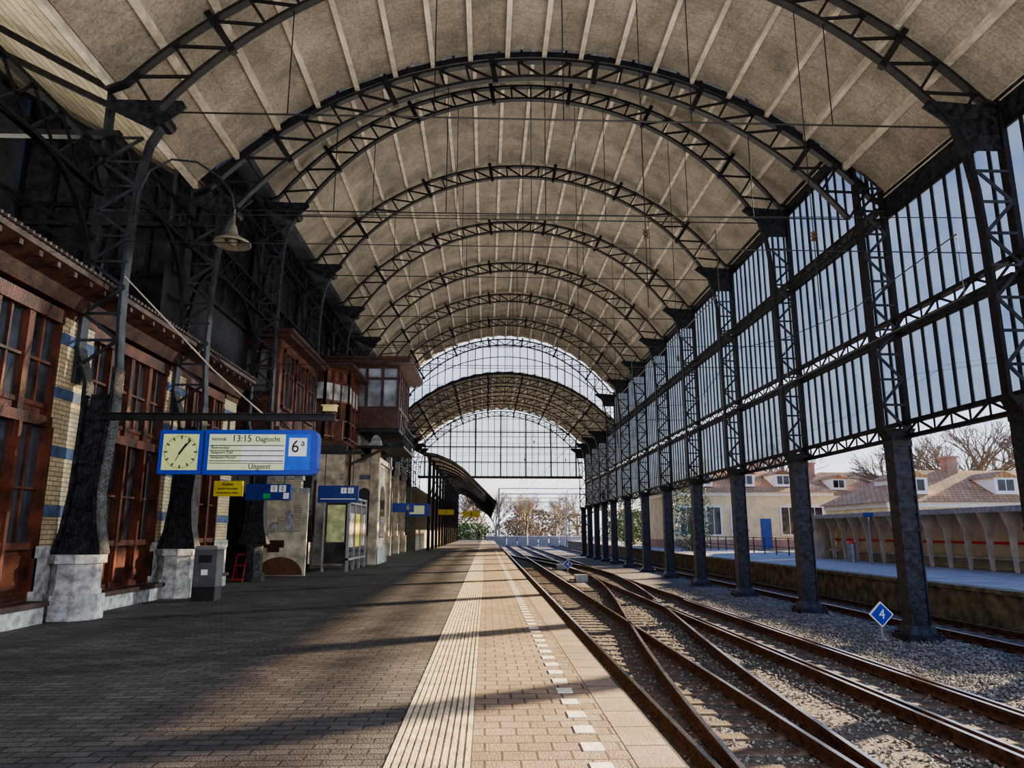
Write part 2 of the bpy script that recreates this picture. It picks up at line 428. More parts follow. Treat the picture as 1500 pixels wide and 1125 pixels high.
struct('wall_right', MB().box(10.5, 10.65, -2, STEP1, 9.65, 10.3).box(10.5, 10.65, STEP1, STEP2, 12.45, 13.0).box(10.5, 10.65, STEP2, YEND, 9.65, 10.3), RIVET, label='dark eaves beam above the glazing')

# ---------------------------------------------------------------- left columns
def left_column(kind, label, loc, group='left hand iron columns'):
    K = LOWK if kind == 'low' else TALL
    t = thing('iron_column', label, 'column', loc, group)
    oct_ = lambda a: [(a, a*.42), (a*.42, a), (-a*.42, a), (-a, a*.42), (-a, -a*.42), (-a*.42, -a), (a*.42, -a), (a, -a*.42)]
    if kind == 'low':
        p = MB().prism(oct_(.44), 'Z', 0, .42).prism(oct_(.38), 'Z', .42, .5).prism(oct_(.36), 'Z', .5, .95)
        p.prism(oct_(.42), 'Z', .95, 1.1)
        p.build('stone_plinth', STONE, t)
    else:
        MB().prism(oct_(.36), 'Z', 0, .25).prism(oct_(.28), 'Z', .25, 1.1).build('iron_base', RIVET, t)
    s = MB()
    s.prism([(-.42, 1.1), (.4, 1.1), (.36, 1.3), (.24, 1.6), (.2, 2.2), (.3, 3.65), (.3, 4.0), (-.1, 4.0), (-.14, 3.65), (-.2, 2.2), (-.3, 1.5)], 'Y', -.03, .03)
    s.path([(-.42, 0, 1.1), (-.3, 0, 1.5), (-.22, 0, 2.2), (-.18, 0, 3.65), (-.2, 0, 4.2), (-.42, 0, 4.9)], .3, .06, (1, 0, 0))
    s.path([(.42, 0, 1.1), (.3, 0, 1.6), (.24, 0, 2.2), (.33, 0, 3.65), (.33, 0, 4.5)], .34, .07, (1, 0, 0))
    for k2 in range(13):
        zz = 1.4+k2*.21
        for sx in (-.13, .1, .2): s.box(sx-.018, sx+.018, -.05, -.03, zz, zz+.036)
    for zz in (1.9, 2.7, 3.5): s.box(-.2, .26, -.06, -.03, zz, zz+.07)
    s.build('plated_shaft', RIVET, t)
    zi = K['be']; dz = zi-9.6
    MB().bar((-.42, 0, 4.2), (-.42, 0, K['spring']), .07, .24, (0, 1, 0)).build('outer_post', IRON2, t)
    inner = [(.33, 0, 4.5), (.27, 0, 5.4), (.25, 0, 6.2+dz*.5), (.26, 0, 7.4+dz), (.32, 0, 8.4+dz), (.45, 0, 9.1+dz), (.7, 0, 9.6+dz)]
    MB().path(inner, .24, .06, (1, 0, 0)).build('curved_flange', IRON2, t)
    l = MB(); n = int((zi-4.6)/.55)
    lattice(l, (-.4, -.1, 4.5), (.29, -.1, 4.5), (-.4, -.1, zi-.4), (.35, -.1, zi-.4), n, .065)
    l.build('lattice_bracing', IRON2, t)
    MB().prism([(-.45, zi+.3), (.55, zi-.2), (.7, zi), (1.1, zi+.35), (1.0, zi+.5), (-.45, zi+.5)], 'Y', -.02, .02).build('gusset_plate', RIVET, t)
    MB().tube([(.7, -.2, zi), (.7, .2, zi)], .14, 12).build('pin_knot', IRON, t)
    return t
pl = pt = None
LY = [4.2, 8.6, 13.4, 17.6]+YT+YE
for i, y in enumerate(LY):
    tall = 17.7 < y <= STEP2+.1
    nm = ['hidden first', 'hidden second'][i] if i < 2 else ORD[i-2]
    lab = ('lattice iron column on an octagonal stone plinth, %s along the station building' if not tall else 'tall lattice iron column with iron base, %s along the station building') % nm
    x = -7.25
    if tall:
        if pt is None: pt = left_column('tall', lab, (x, y, 0))
        else: dup(pt, (x, y, 0), lab)
    else:
        if pl is None: pl = left_column('low', lab, (x, y, 0))
        else: dup(pl, (x, y, 0), lab)

# ---------------------------------------------------------------- trusses
def truss(kind, label, y):
    K = LOWK if kind == 'low' else TALL
    t = thing('roof_truss', label, 'roof truss', (CX, y, 0), 'arched roof trusses')
    N = 48
    xs = [-HS+2*HS*i/N for i in range(N+1)]
    top = [(x, 0, topz(K, x)) for x in xs]
    MB().path([(-HS-.35, 0, K['spring']-.15)]+top+[(HS+.35, 0, K['spring']-.15)], .18, .07, (0, 0, 1)).build('top_chord', IRON, t)
    xb = [-8.05+16.1*i/N for i in range(N+1)]
    MB().path([(x, 0, botz(K, x)) for x in xb], .18, .07).build('bottom_chord', IRON, t)
    w = MB(); M = 24
    for i in range(M+1):
        f = -1+2*i/M
        a = V((f*8.05, 0, botz(K, f*8.05))); c = V((f*8.55, 0, topz(K, f*8.55)))
        d = (c-a).normalized()
        if i % 4 == 2: w.bar(a-d*.12, c+d*.22, .13, .13, (0, 1, 0))
        else: w.bar(a, c, .055, .05, (0, 1, 0))
        if i < M:
            f2 = -1+2*(i+1)/M
            if i < M/2: p, q = (f*8.55, topz(K, f*8.55)), (f2*8.05, botz(K, f2*8.05))
            else: p, q = (f*8.05, botz(K, f*8.05)), (f2*8.55, topz(K, f2*8.55))
            w.bar((p[0], 0, p[1]), (q[0], 0, q[1]), .06, .04, (0, 1, 0))
    w.build('web_bracing', IRON, t)
    MB().tube([(-8.05, 0, K['be']), (8.05, 0, K['be'])], .018, 6).build('tie_rod', IRON, t)
    for x in (-5.5, -2.6, 0, 2.6, 5.5): MB().tube([(x, 0, botz(K, x)), (x, 0, K['be'])], .012, 5, (0, 1, 0)).build('hanger_rod', IRON, t)
    return t
tl = tt = None
for i, y in enumerate([4.2, 8.6, 13.0, 17.4]):
    lab = ['arched lattice truss just over the camera', 'arched lattice truss above the frame ahead of the camera', 'arched iron lattice truss cut by the top picture edge', 'arched iron truss at the end of the lower front vault'][i]
    if tl is None: tl = truss('low', lab, y)
    else: dup(tl, (CX, y, 0), lab)
for i, y in enumerate(YT):
    lab = '%s arched iron lattice truss of the raised middle vault' % ORD[i]
    if tt is None: tt = truss('tall', lab, y)
    else: dup(tt, (CX, y, 0), lab)
for i, y in enumerate([58.6]+YE):
    dup(tl, (CX, y-.1, 0), '%s arched iron truss of the small vault beyond the raised one' % ORD[i])

NP = 18
def vault(name, K, y0, y1, lab):
    m = MB(); xs = [-HS-.35+2*(HS+.35)*i/NP for i in range(NP+1)]
    zz = lambda x: topz(K, max(-HS, min(HS, x)))+.3-(.15 if abs(x) > HS else 0)
    for i in range(NP):
        a, b = xs[i], xs[i+1]
        # each panel is gently folded: its middle sits higher than its seams
        c = (a+b)/2; zc = (zz(a)+zz(b))/2+.1
        for (p, q, zp, zq) in ((a, c, zz(a), zc), (c, b, zc, zz(b))):
            m.face([(CX+p, y0, zp), (CX+q, y0, zq), (CX+q, y1, zq), (CX+p, y1, zp)])
            m.face([(CX+p, y0, zp+.12), (CX+p, y1, zp+.12), (CX+q, y1, zq+.12), (CX+q, y0, zq+.12)])
    struct(name, m, ROOFM, label=lab)
    p0 = MB().box(-.03, .03, 0, y1-y0, -.15, 0).box(-.065, .065, 0, y1-y0, -.18, -.15)
    first = None
    for i in range(0, NP+1):
        x = xs[i]
        if first is None:
            first = p0.build('roof_purlin', CREAM); o = first
        else:
            o = first.copy(); C.objects.link(o)
        o.location = (CX+x, y0, zz(x))
        tag(o, 'thin cream purlin running lengthwise under the '+lab, 'purlin', 'purlins of the '+lab)
vault('ceiling', LOWK, -3, STEP1, 'lower front vault')
vault('ceiling_middle', TALL, STEP1, STEP2+.3, 'raised middle vault')
vault('ceiling_rear', LOWK, STEP2+.3, YEND, 'small far vault')

def gable(y):
    global wn; wn += 1
    r = sroot('window_%d' % wn, (CX, y, 0), 'glazed lunette where the roof steps down')
    xs = [-HS+2*HS*i/28 for i in range(29)]
    g = MB(); f = MB()
    for i in range(28):
        a, b = xs[i], xs[i+1]
        g.face([(a, 0, topz(LOWK, a)+.3), (b, 0, topz(LOWK, b)+.3), (b, 0, topz(TALL, b)), (a, 0, topz(TALL, a))])
    for x in xs: f.box(x-.03, x+.03, -.05, .05, topz(LOWK, x)+.2, topz(TALL, x))
    f.path([(x, 0, topz(LOWK, x)+.25) for x in xs], .16, .16)
    f.path([(x, 0, (topz(LOWK, x)+topz(TALL, x))/2+.1) for x in xs], .06, .06)
    g.build('glass', GLE, r); f.build('mullions', IRON, r)
gable(STEP1+.12); gable(STEP2+.15)
wn += 1
r = sroot('window_%d' % wn, (CX, YEND+.2, 0), 'glazed end screen of the hall')
ZB = 7.1
g = MB(); f = MB(); n = 26
xs = [-HS+2*HS*i/n for i in range(n+1)]
for i in range(n):
    a, b = xs[i], xs[i+1]; g.face([(a, 0, ZB), (b, 0, ZB), (b, 0, topz(LOWK, b)), (a, 0, topz(LOWK, a))])
for i, x in enumerate(xs):
    w = .07 if i % 4 == 1 else .03
    f.box(x-w, x+w, -w, w, ZB, topz(LOWK, x))
for z in (ZB, 8.7, 10.3, 11.9):
    K = LOWK; R = Rof(HS, K['crown']-K['spring']); zc = K['crown']-R
    hw = HS if z < K['spring'] else math.sqrt(R*R-(z-zc)**2)
    w = .13 if z == ZB else .05
    f.box(-hw, hw, -w, w, z-w, z+w)
g.build('glass', GLE, r); f.build('mullions', IRON, r)

# overhead wires
def hang(label, x, zc, zm):
    t = thing('overhead_wire', label, 'wire', (x, 0, zc), 'overhead wires')
    MB().tube([(0, 9, 0), (0, 165, 0)], .009, 5).build('contact_wire', BLACK, t)
    pts = []
    for i in range(0, 54):
        y = 9+i*2.9; ph = ((y-17.4)/11.6) % 1
        z = (zm-zc)*(1-.55*4*ph*(1-ph)); pts.append((0, y, z))
        if i % 2 == 0: MB().tube([(0, y, 0), (0, y, z)], .006, 4, (0, 1, 0)).build('dropper_wire', BLACK, t)
    MB().tube(pts, .009, 5).build('messenger_wire', BLACK, t)
hang('contact wire over the track nearest the platform', XA, 4.6, 6.2)
hang('contact wire over the middle track', XB, 4.6, 6.2)
hang('contact wire over the far track', XC, 4.6, 5.8)
for i, y in enumerate([13.05, 23.25, 34.85, 46.45, 58.2]):
    z = 6.9
    t = thing('cross_span_wire', '%s thin cross-span wire strung between the column rows' % ORD[i], 'wire', (0, y, z), 'cross-span wires')
    MB().tube([(-6.9, 0, 0), (9.8, 0, 0)], .012, 5).build('span', BLACK, t)
    MB().tube([(-6.9, 0, .55), (9.8, 0, .75)], .01, 5).build('upper_span', BLACK, t)
    K = LOWK if y < 17 else TALL
    for x in (XA, XB):
        MB().tube([(x, 0, -1.2), (x, 0, botz(K, x-CX)-z)], .01, 5, (0, 1, 0)).build('suspension_wire', BLACK, t)
        MB().lathe(x, 0, [(.0, .2), (.06, .22), (.03, .27), (.06, .3), (.03, .35), (.06, .38), (0, .42)], 10).build('insulator', WOODD, t)

# ---------------------------------------------------------------- left building
FX = -7.85
def facade_bay(y0, y1):
    global wn; wn += 1
    r = sroot('window_%d' % wn, (FX, y0, 0), 'red wooden window bay of the station building')
    w = y1-y0; f = MB(); p = MB(); g = MB()
    p.box(-.06, 0, 0, w, .35, 1.25)
    n = 4
    for i in range(n+1):
        yy = i*w/n; f.box(-.1, .1, yy-.075, yy+.075, .35, 5.4)
        f.box(.1, .15, yy-.04, yy+.04, .5, 3.3)
    for z, h in ((.35, .1), (1.2, .12), (3.3, .18), (3.62, .08), (5.2, .25), (4.4, .05), (2.2, .045)):
        f.box(-.1, .13 if h > .1 else .06, 0, w, z, z+h)
    for i in range(n):
        a, b = i*w/n+.1, (i+1)*w/n-.1
        p.box(0, .04, a+.08, b-.08, .55, 1.1); p.box(-.02, .03, a, b, 3.48, 3.62)
        f.box(-.04, .04, (a+b)/2-.025, (a+b)/2+.025, 1.3, 5.2)
        g.box(-.03, -.01, a-.02, b+.02, 1.3, 5.25)
    f.build('frame', WOOD, r); p.build('lower_panels', WOOD, r); g.build('glass', DARKG, r)
piers = [4.4, 8.9, 13.4, 17.8, 21.6]
for i in range(4): facade_bay(piers[i]+.5, piers[i+1]-.5)
for i, y in enumerate(piers):
    nm = ['pier beside the camera', 'pier outside the left picture edge', 'pier behind the nearest lattice column', 'pier behind the second lattice column', 'pier at the far corner of the wooden windows'][i]
    t = thing('brick_pier', 'cream glazed brick '+nm, 'pier', (FX, y, 0), 'brick piers of the station building')
    MB().box(-.3, .13, -.5, .5, 1.25, 5.5).build('shaft', BRICKP, t)
    for z in (1.75, 2.8, 3.85, 4.85): MB().box(-.3, .145, -.51, .51, z, z+.2).build('glazed_band', BAND, t)
    MB().box(-.3, .15, -.52, .52, 0, 1.05).box(-.3, .17, -.54, .54, 1.05, 1.25).build('stone_base', STONE, t)
    MB().box(-.3, .16, -.52, .52, 5.35, 5.5).build('cap', WOOD, t)
struct('baseboard_left', MB().box(FX-.3, FX+.14, 3, 22, 0, .35), STONE, label='stone base course under the wooden windows')
for i in range(4):
    t = thing('bench', ['low wooden bench ledge beside the camera', 'low wooden bench ledge under the window at the left picture edge', 'low wooden bench ledge between the two nearest lattice columns', 'low wooden bench ledge beyond the second lattice column'][i], 'bench', (FX+.36, (piers[i]+piers[i+1])/2, 0), 'bench ledges')
    MB().box(-.19, .2, -1.6, 1.6, .28, .36).build('seat', WOODD, t)
    MB().box(-.19, .12, -1.6, 1.6, 0, .28).build('stone_kerb', STONE, t)
c = MB().prism([(FX-.3, 5.5), (FX+.25, 5.5), (FX+.35, 5.75), (FX+.7, 5.95), (FX+.7, 6.05), (FX-.3, 6.6)], 'Y', 3, 22.0)
struct('trim_5', c, WOODD, label='carved wooden cornice of the station building')
b = MB()
for i in range(38): b.box(FX+.25, FX+.66, 3.1+i*.5, 3.19+i*.5, 5.84, 5.94)
struct('trim_6', b, WOODD, label='row of small eaves brackets')
b = MB()
for i in range(126): b.tube([(FX+.76, 3.1+i*.15, 6.08), (FX-1.6, 3.1+i*.15, 6.8)], .03, 6)
struct('trim_7', b, mat('dark_tile', (.11, .085, .075), .6, 0, .4, 4), label='tile edge above the cornice')
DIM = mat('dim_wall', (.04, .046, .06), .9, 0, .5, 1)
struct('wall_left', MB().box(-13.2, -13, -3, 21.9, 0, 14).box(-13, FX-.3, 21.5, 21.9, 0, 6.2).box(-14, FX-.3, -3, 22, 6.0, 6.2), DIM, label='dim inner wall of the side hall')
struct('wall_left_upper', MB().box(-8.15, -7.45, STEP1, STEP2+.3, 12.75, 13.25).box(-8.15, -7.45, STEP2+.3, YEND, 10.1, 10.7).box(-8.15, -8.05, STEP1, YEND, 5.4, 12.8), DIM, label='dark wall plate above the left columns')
struct('ceiling_side', MB().face([(-7.5, -3, 10.35), (-13.3, -3, 13.7), (-13.3, 18.6, 13.7), (-7.5, 18.6, 10.35)]).face([(-7.5, -3, 10.5), (-7.5, 18.6, 10.5), (-13.3, 18.6, 13.85), (-13.3, -3, 13.85)]), SIDER, label='board ceiling of the side hall, its beige painted as sunlit')
first = None
for i, y in enumerate([4.2, 8.6, 13.2, 17.5]):
    lab = 'inclined iron rafter of the side hall at the %s left column' % ['hidden first', 'hidden second', 'nearest visible', 'second visible'][i]
    if first is None:
        t = first = thing('rafter', lab, 'rafter', (-7.5, y, 0), 'side hall rafters')
        MB().bar((.6, 0, 9.5), (-5.4, 0, 12.5), .12, .07, (0, 1, 0)).build('bottom_chord', IRON, t)
        MB().bar((-.1, 0, 10.2), (-5.4, 0, 13.2), .12, .07, (0, 1, 0)).build('top_chord', IRON, t)
        MB().bar((.2, 0, 9.2), (-5.3, 0, 9.2), .12, .16, (0, 1, 0)).build('tie_beam', IRON, t)
        MB().bar((0, 0, 7), (-4, 0, 9.2), .1, .1, (0, 1, 0)).build('strut', IRON, t)
    else: dup(first, (-7.5, y, 0), lab)
def upper_panel(y0, y1, z0, z1, n, lab):
    t = thing('iron_wall_panel', lab, 'wall panel', (-8.0, y0, z0), 'dark iron panels over the station building')
    w = y1-y0; h = z1-z0
    MB().box(-.04, 0, 0, w, 0, h).build('plate', RIVET, t)
    b = MB()
    for i in range(n+1): b.box(0, .07, i*w/n-.04, i*w/n+.04, 0, h)
    for z in (0, h*.35, h*.7, h): b.box(0, .1, 0, w, z-.05, z+.05)
    for i in range(n):
        a, c2 = i*w/n, (i+1)*w/n
        b.bar((.05, a, h*.7), (.05, c2, h), .06, .05, (1, 0, 0)).bar((.05, c2, h*.7), (.05, a, h), .06, .05, (1, 0, 0))
    b.build('ribs', IRON2, t)
ly = [17.6]+YT
for i in range(len(ly)-1): upper_panel(ly[i], ly[i+1], 8.0 if i < 3 else 6.0, 12.7, 5, 'riveted dark iron wall panel after the %s column of the left row' % ORD[i+1])
ly = [58.3]+YE
for i in range(len(ly)-1): upper_panel(ly[i], ly[i+1], 6.0, 10.0, 4, 'riveted dark iron wall panel of the far vault, %s bay' % ORD[i])
t = thing('iron_bulkhead', 'large dark iron bulkhead behind the second lattice column', 'wall panel', (-10.6, 18.7, 6.25))
MB().box(-2.3, 2.5, 0, .08, 0, 7.2).build('plate', IRON2, t)
b = MB()
for i in range(6): b.box(-2.2+i*.9-.05, -2.2+i*.9+.05, -.1, 0, 0, 7.2)
for z in (0, 2, 4, 6): b.box(-2.3, 2.5, -.12, 0, z-.06, z+.06)
b.build('ribs', IRON, t)
def leftgirder(y0, y1, z, lab):
    t = thing('lattice_girder', lab, 'girder', (-7.6, y0, z), 'lattice girders of the left row')
    w = y1-y0
    MB().box(-.07, .07, .1, w-.1, -.04, .04).build('bottom_flange', IRON, t); MB().box(-.07, .07, .1, w-.1, .76, .84).build('top_flange', IRON, t)
    b = MB(); n = 6
    for i in range(n):
        a, c2 = i*w/n, (i+1)*w/n
        b.bar((0, a, 0), (0, c2, .8), .05, .035, (1, 0, 0)).bar((0, a, .8), (0, c2, 0), .05, .035, (1, 0, 0))
    b.build('web', IRON, t)
    for s in (0, 1):
        pts = []
        for j in range(9):
            a = j/8*PI/2; q = 1.9*(1-math.cos(a)); hh = -2.2*(1-math.sin(a))
            pts.append((0, .15+q if s == 0 else w-.15-q, hh))
        MB().path(pts, .09, .09, (1, 0, 0)).build('arched_brace', IRON, t)
la = [4.2, 8.6, 13.4, 17.6]+YT[:4]
for i in range(len(la)-1):
    leftgirder(la[i], la[i+1], 8.6 if i > 1 else 8.0, 'crossed lattice girder with arched braces, %s bay of the left row' % ORD[i])
    if i >= 3: leftgirder(la[i], la[i+1], 11.3, 'high crossed lattice girder under the raised vault, %s bay of the left row' % ORD[i])

def arched_poly(y, w, z0, z1, n=10):
    r2 = w/2; pts = [(y-r2, z0), (y+r2, z0)]
    for i in range(n+1): a = PI*i/n; pts.append((y+r2*math.cos(a), z1-r2+r2*math.sin(a)))
    return pts
struct('wall_left_recess', MB().box(-11.2, -11, 21.9, 26.2, 0, 4.8).box(-7.95, -7.7, 26.3, 33.0, 0, 4.8), BRICKW, label='cream brick wall behind the signs')
struct('wall_left_return', MB().box(-11.2, -6.6, 26.0, 26.3, 0, 4.6), BRICKX, label='cream brick return wall facing the bin')
struct('trim_8', MB().box(-11.2, -6.5, 25.93, 26.35, 4.4, 4.7).box(-11.2, -6.55, 25.96, 26.33, 0, .5).box(-11.2, -6.55, 25.97, 26.33, 3.3, 3.45), STONE, label='stone bands of the return wall')
wn += 1
r = sroot('window_%d' % wn, (0, 25.98, 0), 'dark arched opening in the cream return wall')
MB().prism(arched_poly(-8.9, 1.7, 0, 3.1), 'Y', -.06, 0).build('surround', STONE, r)
MB().prism(arched_poly(-8.9, 1.4, 0, 2.95), 'Y', -.08, -.06).build('opening', DARKG, r)
MB().box(-9.6, -8.2, -.1, -.08, 1.95, 2.03).box(-8.93, -8.87, -.1, -.08, 0, 2.9).build('bars', WOOD, r)
r = sroot('door_1', (-10.95, 23.2, 0), 'wooden double entrance door in the recess')
MB().box(0, .12, -1.2, -1.05, 0, 3).box(0, .12, 1.05, 1.2, 0, 3).box(0, .12, -1.2, 1.2, 3, 3.2).box(0, .1, -.05, .05, 0, 3).box(0, .1, -1.2, 1.2, 2.2, 2.3).build('frame', WOOD, r)
MB().box(.0, .05, -1.05, 1.05, 0, 1).build('panel', WOODD, r); MB().box(.0, .03, -1.05, 1.05, 1, 3).build('glass', DARKG, r)
LIT = mat('lit_pane', (.16, .165, .17), .2, 0, .5, 2)
t = thing('wooden_gallery', 'long brown timber upper storey with sash windows above the departure sign and recess', 'gallery', (-7.6, 23.7, 4.8))
GL_ = 5.0
MB().box(-3.4, .65, 0, GL_, .0, 3.2).build('walls', WOODB, t)
MB().box(-3.5, 1.15, -.45, GL_+.1, 3.2, 3.34).box(-3.45, 1.05, -.35, GL_+.05, 3.08, 3.2).build('flat_roof', WOODD, t)
MB().box(-3.4, .8, -.12, GL_, -.12, .08).build('string_course', WOODD, t)
for i in range(3):
    y = .35+i*1.55
    o = MB().box(.65, .73, y, y+.1, .8, 2.8).box(.65, .73, y+1.1, y+1.2, .8, 2.8).box(.65, .75, y, y+1.2, .75, .87).box(.65, .75, y, y+1.2, 2.7, 2.83).box(.65, .72, y, y+1.2, 2.0, 2.07).box(.65, .71, y+.58, y+.62, .8, 2.8).build('window_frame', WOOD, t)
    MB().box(.65, .67, y+.1, y+1.1, .87, 2.7).build('pane', DARKG, o)
    MB().box(.65, .69, y+.1, y+1.1, .2, .65).build('panel', WOOD, t)
for i in range(3):
    x = -3.2+i*1.25
    o = MB().box(x, x+.09, -.08, 0, 1.2, 2.8).box(x+.96, x+1.05, -.08, 0, 1.2, 2.8).box(x, x+1.05, -.1, 0, 1.15, 1.27).box(x, x+1.05, -.1, 0, 2.7, 2.83).box(x, x+1.05, -.07, 0, 2.1, 2.17).box(x+.5, x+.55, -.06, 0, 1.2, 2.8).build('window_frame', WOODD, t)
    MB().box(x+.09, x+.96, -.03, 0, 1.27, 2.7).build('pane', LIT, o)
    MB().box(x+.1, x+.95, -.04, 0, .3, 1.0).build('panel', WOOD, t)
t = thing('wooden_window', 'red wooden window in the cream wall beside the notice case', 'window', (-7.68, 31.8, 1.2))
MB().box(0, .1, -.8, -.7, 0, 2.6).box(0, .1, .7, .8, 0, 2.6).box(0, .1, -.8, .8, 2.5, 2.6).box(0, .1, -.8, .8, 0, .1).box(0, .08, -.04, .04, 0, 2.6).build('frame', WOOD, t)
MB().box(0, .03, -.75, .75, .05, 2.55).build('pane', DARKG, t)
t = thing('wall_panel', 'cream stone panel with stepped blocks and a brown domed arch', 'wall panel', (-7.1, 25.8, 0))
MB().box(-.85, .85, -.06, .06, 0, 3.0).build('board', PALE, t)
MB().box(-.88, .88, -.09, -.06, 2.85, 3.0).build('top_moulding', STONE, t)
MB().prism([(.78*math.cos(a*PI/16), .6*math.sin(a*PI/16)+.03) for a in range(17)], 'Y', -.12, -.06).build('domed_arch', mat('brown_dome', (.13, .06, .025), .7), t)
for i in range(5): MB().box(-.65+i*.26, -.39+i*.26, -.16, -.06, 1.5, 1.62+i*.2).build('stepped_block', STONE if i % 2 else BRICKX, t)
MB().box(-.6, .1, -.1, -.06, .95, 1.2).box(-.45, -.05, -.12, -.06, .8, .95).build('carved_ledge', WOODD, t)
t = thing('folding_trolley', 'small dark red folding trolley standing in the recess by the bin', 'trolley', (-7.65, 22.9, 0))
t.scale = (.6, .8, .8)
MB().bar((0, -.3, 0), (0, .1, 1), .05, .05).bar((.5, -.3, 0), (.5, .1, 1), .05, .05).bar((0, .1, 1), (.5, .1, 1), .05).bar((0, 0, .6), (.5, 0, .6), .05).bar((0, .35, .05), (0, 0, .6), .05).bar((.5, .35, .05), (.5, 0, .6), .05).build('frame', REDD, t)
MB().box(-.02, .52, -.3, .35, .05, .12).build('deck', REDD, t)

t = thing('notice_case', 'grey framed glass notice case standing before the pale stone building', 'notice case', (-5.3, 28.3, 0))
b = MB()
for y in (0, 1.3, 2.6, 3.9): b.box(-.05, .05, y-.04, y+.04, 0, 2.8)
for z in (.45, 2.6, 2.8): b.box(-.05, .05, -.04, 3.94, z-.04, z+.04)
b.box(-.95, 0, -.05, .03, 2.72, 2.8).box(-.95, -.88, -.05, .03, 0, 2.8)
b.build('frame', STEELG, t)
MB().box(-.01, .01, 0, 3.9, .5, 2.6).build('glass', DARKG, t)
for i, m in enumerate((PALE, YEL, PALE)): MB().box(.015, .03, .2+i*1.3, 1.1+i*1.3, .9, 2.2).build('poster', m, t)
MB().box(-.87, -.06, -.03, -.01, .3, 2.7).build('side_glass', DARKG, t)
MB().box(-.8, -.12, -.05, -.03, 1.1, 2.5).build('side_poster', mat('poster_green', (.5, .55, .3), .6, 0, .4, 3), t)

BX = -6.5
struct('wall_left_stone', MB().box(-9.5, BX, 33.2, 57, 0, 5.2), PALE, label='pale stone station wing')
struct('trim_9', MB().box(-9.6, BX+.1, 33.1, 57.1, 5.0, 5.2), STONE, label='stone cornice of the pale wing')
t = thing('stone_porch', 'pale stone porch with arched window and pinnacles at the near end of the stone wing', 'porch', (-5.75, 34.2, 0))
MB().box(-.62, .62, 0, 3.4, 0, 4.9).build('walls', PALE, t)
MB().box(-.62, .72, -.08, 3.5, 4.7, 4.95).build('cornice_moulding', STONE, t)
MB().box(-.62, .7, -.06, 3.45, 0, .8).build('base_moulding', STONE, t)
for x in (-.42, .5):
    MB().box(x-.2, x+.2, -.15, .2, 0, 5.5).build('pilaster', PALE, t)
    MB().prism([(x+.24*math.cos(PI*k/10), 5.5+.5*math.sin(PI*k/10)) for k in range(11)], 'Y', -.15, .2).build('rounded_cap', STONE, t)
MB().prism(arched_poly(0.04, .5, 1.3, 3.5), 'Y', -.1, 0).build('front_window', DARKG, t)
MB().prism(arched_poly(1.8, 1.4, 1.2, 3.7), 'X', .62, .65).build('side_window', DARKG, t)
MB().box(-.25, .3, -.04, 0, 3.9, 4.1).build('blue_band', BAND, t)
for i in range(4):
    wn += 1; y = 40.1+i*4.4
    r = sroot('window_%d' % wn, (BX, 0, 0), 'arched window of the pale stone wing')
    MB().prism(arched_poly(y, 2.3, .9, 4.4), 'X', -.05, .06).build('surround', BRICKW, r)
    MB().prism(arched_poly(y, 1.9, 1.1, 4.2), 'X', .06, .08).build('glass', DARKG, r)
    b = MB().box(.08, .11, y-.03, y+.03, 1.1, 4.2).box(.08, .11, y-.95, y+.95, 3.0, 3.08).box(.08, .11, y-.95, y+.95, 2.0, 2.05); b.build('glazing_bars', WOOD, r)
for i in range(1, 6):
    y = 33.5+i*4.4
    t = thing('buttress', 'pale stone buttress with rounded cap, %s along the stone wing' % ORD[i-1], 'buttress', (BX+.12, y, 0), 'stone buttresses')
    MB().box(-.11, .35, -.3, .3, 0, 1.2).box(-.11, .22, -.24, .24, 1.2, 5.4).build('shaft', PALE, t)
    MB().box(-.1, .3, -.3, .3, 5.4, 5.6).prism(arched_poly(0, .5, 5.6, 6.35), 'X', -.05, .24).build('cap', STONE, t)

# signal cabin
t = thing('signal_cabin', 'timber signal cabin with canted bay and glazed upper room over the platform', 'signal cabin', (-8.0, 30.3, 0))
MB().box(-.0, 1.9, 0, 7.5, 5.25, 6.1).build('wooden_body', WOODB, t)
MB().prism([(0, -.5), (1.2, -.5), (1.95, .4), (1.95, 2.9), (0, 2.9)], 'Z', 5.3, 8.3).build('canted_bay', WOODB, t)
f = MB(); g = MB()
pp = [(0.05, -.56), (1.22, -.56), (2.01, .4), (2.01, 2.6)]
for (p, q) in zip(pp[:-1], pp[1:]):
    n = 3
    for j in range(n+1):
        x = p[0]+(q[0]-p[0])*j/n; y = p[1]+(q[1]-p[1])*j/n; f.box(x-.05, x+.05, y-.05, y+.05, 5.3, 8.3)
    for z in (5.4, 6.1, 6.9, 7.7, 8.25): f.bar((p[0], p[1], z), (q[0], q[1], z), .1, .08)
    g.bar((p[0], p[1], 7.3), (q[0], q[1], 7.3), .04, .7)
f.build('bay_frame', WOOD, t); g.build('bay_glass', mat('curtained_glass', (.32, .33, .33), .3, 0, .6, 2), t)
MB().box(-.0, 2.4, -.9, 3.1, 8.3, 8.42).build('bay_roof', WOODD, t)
MB().box(.1, 3.8, 3.2, 7.4, 6.3, 9.1).build('upper_room_glass', mat('cabin_glass', (.2, .22, .26), .1, 0, .7, 1), t)
f = MB()
for i in range(6):
    x = .1+i*.74
    for y in (3.17, 7.43): f.box(x-.06, x+.06, y-.06, y+.06, 6.2, 9.2)
for i in range(6):
    y = 3.2+i*.84; f.box(3.74, 3.86, y-.06, y+.06, 6.2, 9.2)
for z in (6.2, 7.2, 8.6, 9.15): f.box(.1, 3.87, 3.13, 3.23, z-.06, z+.06).box(3.77, 3.87, 3.2, 7.4, z-.06, z+.06)
f.build('upper_room_frame', WOODD, t)
MB().box(.1, 3.85, 3.1, 3.15, 6.2, 7.15).build('lower_panels', WOODD, t)
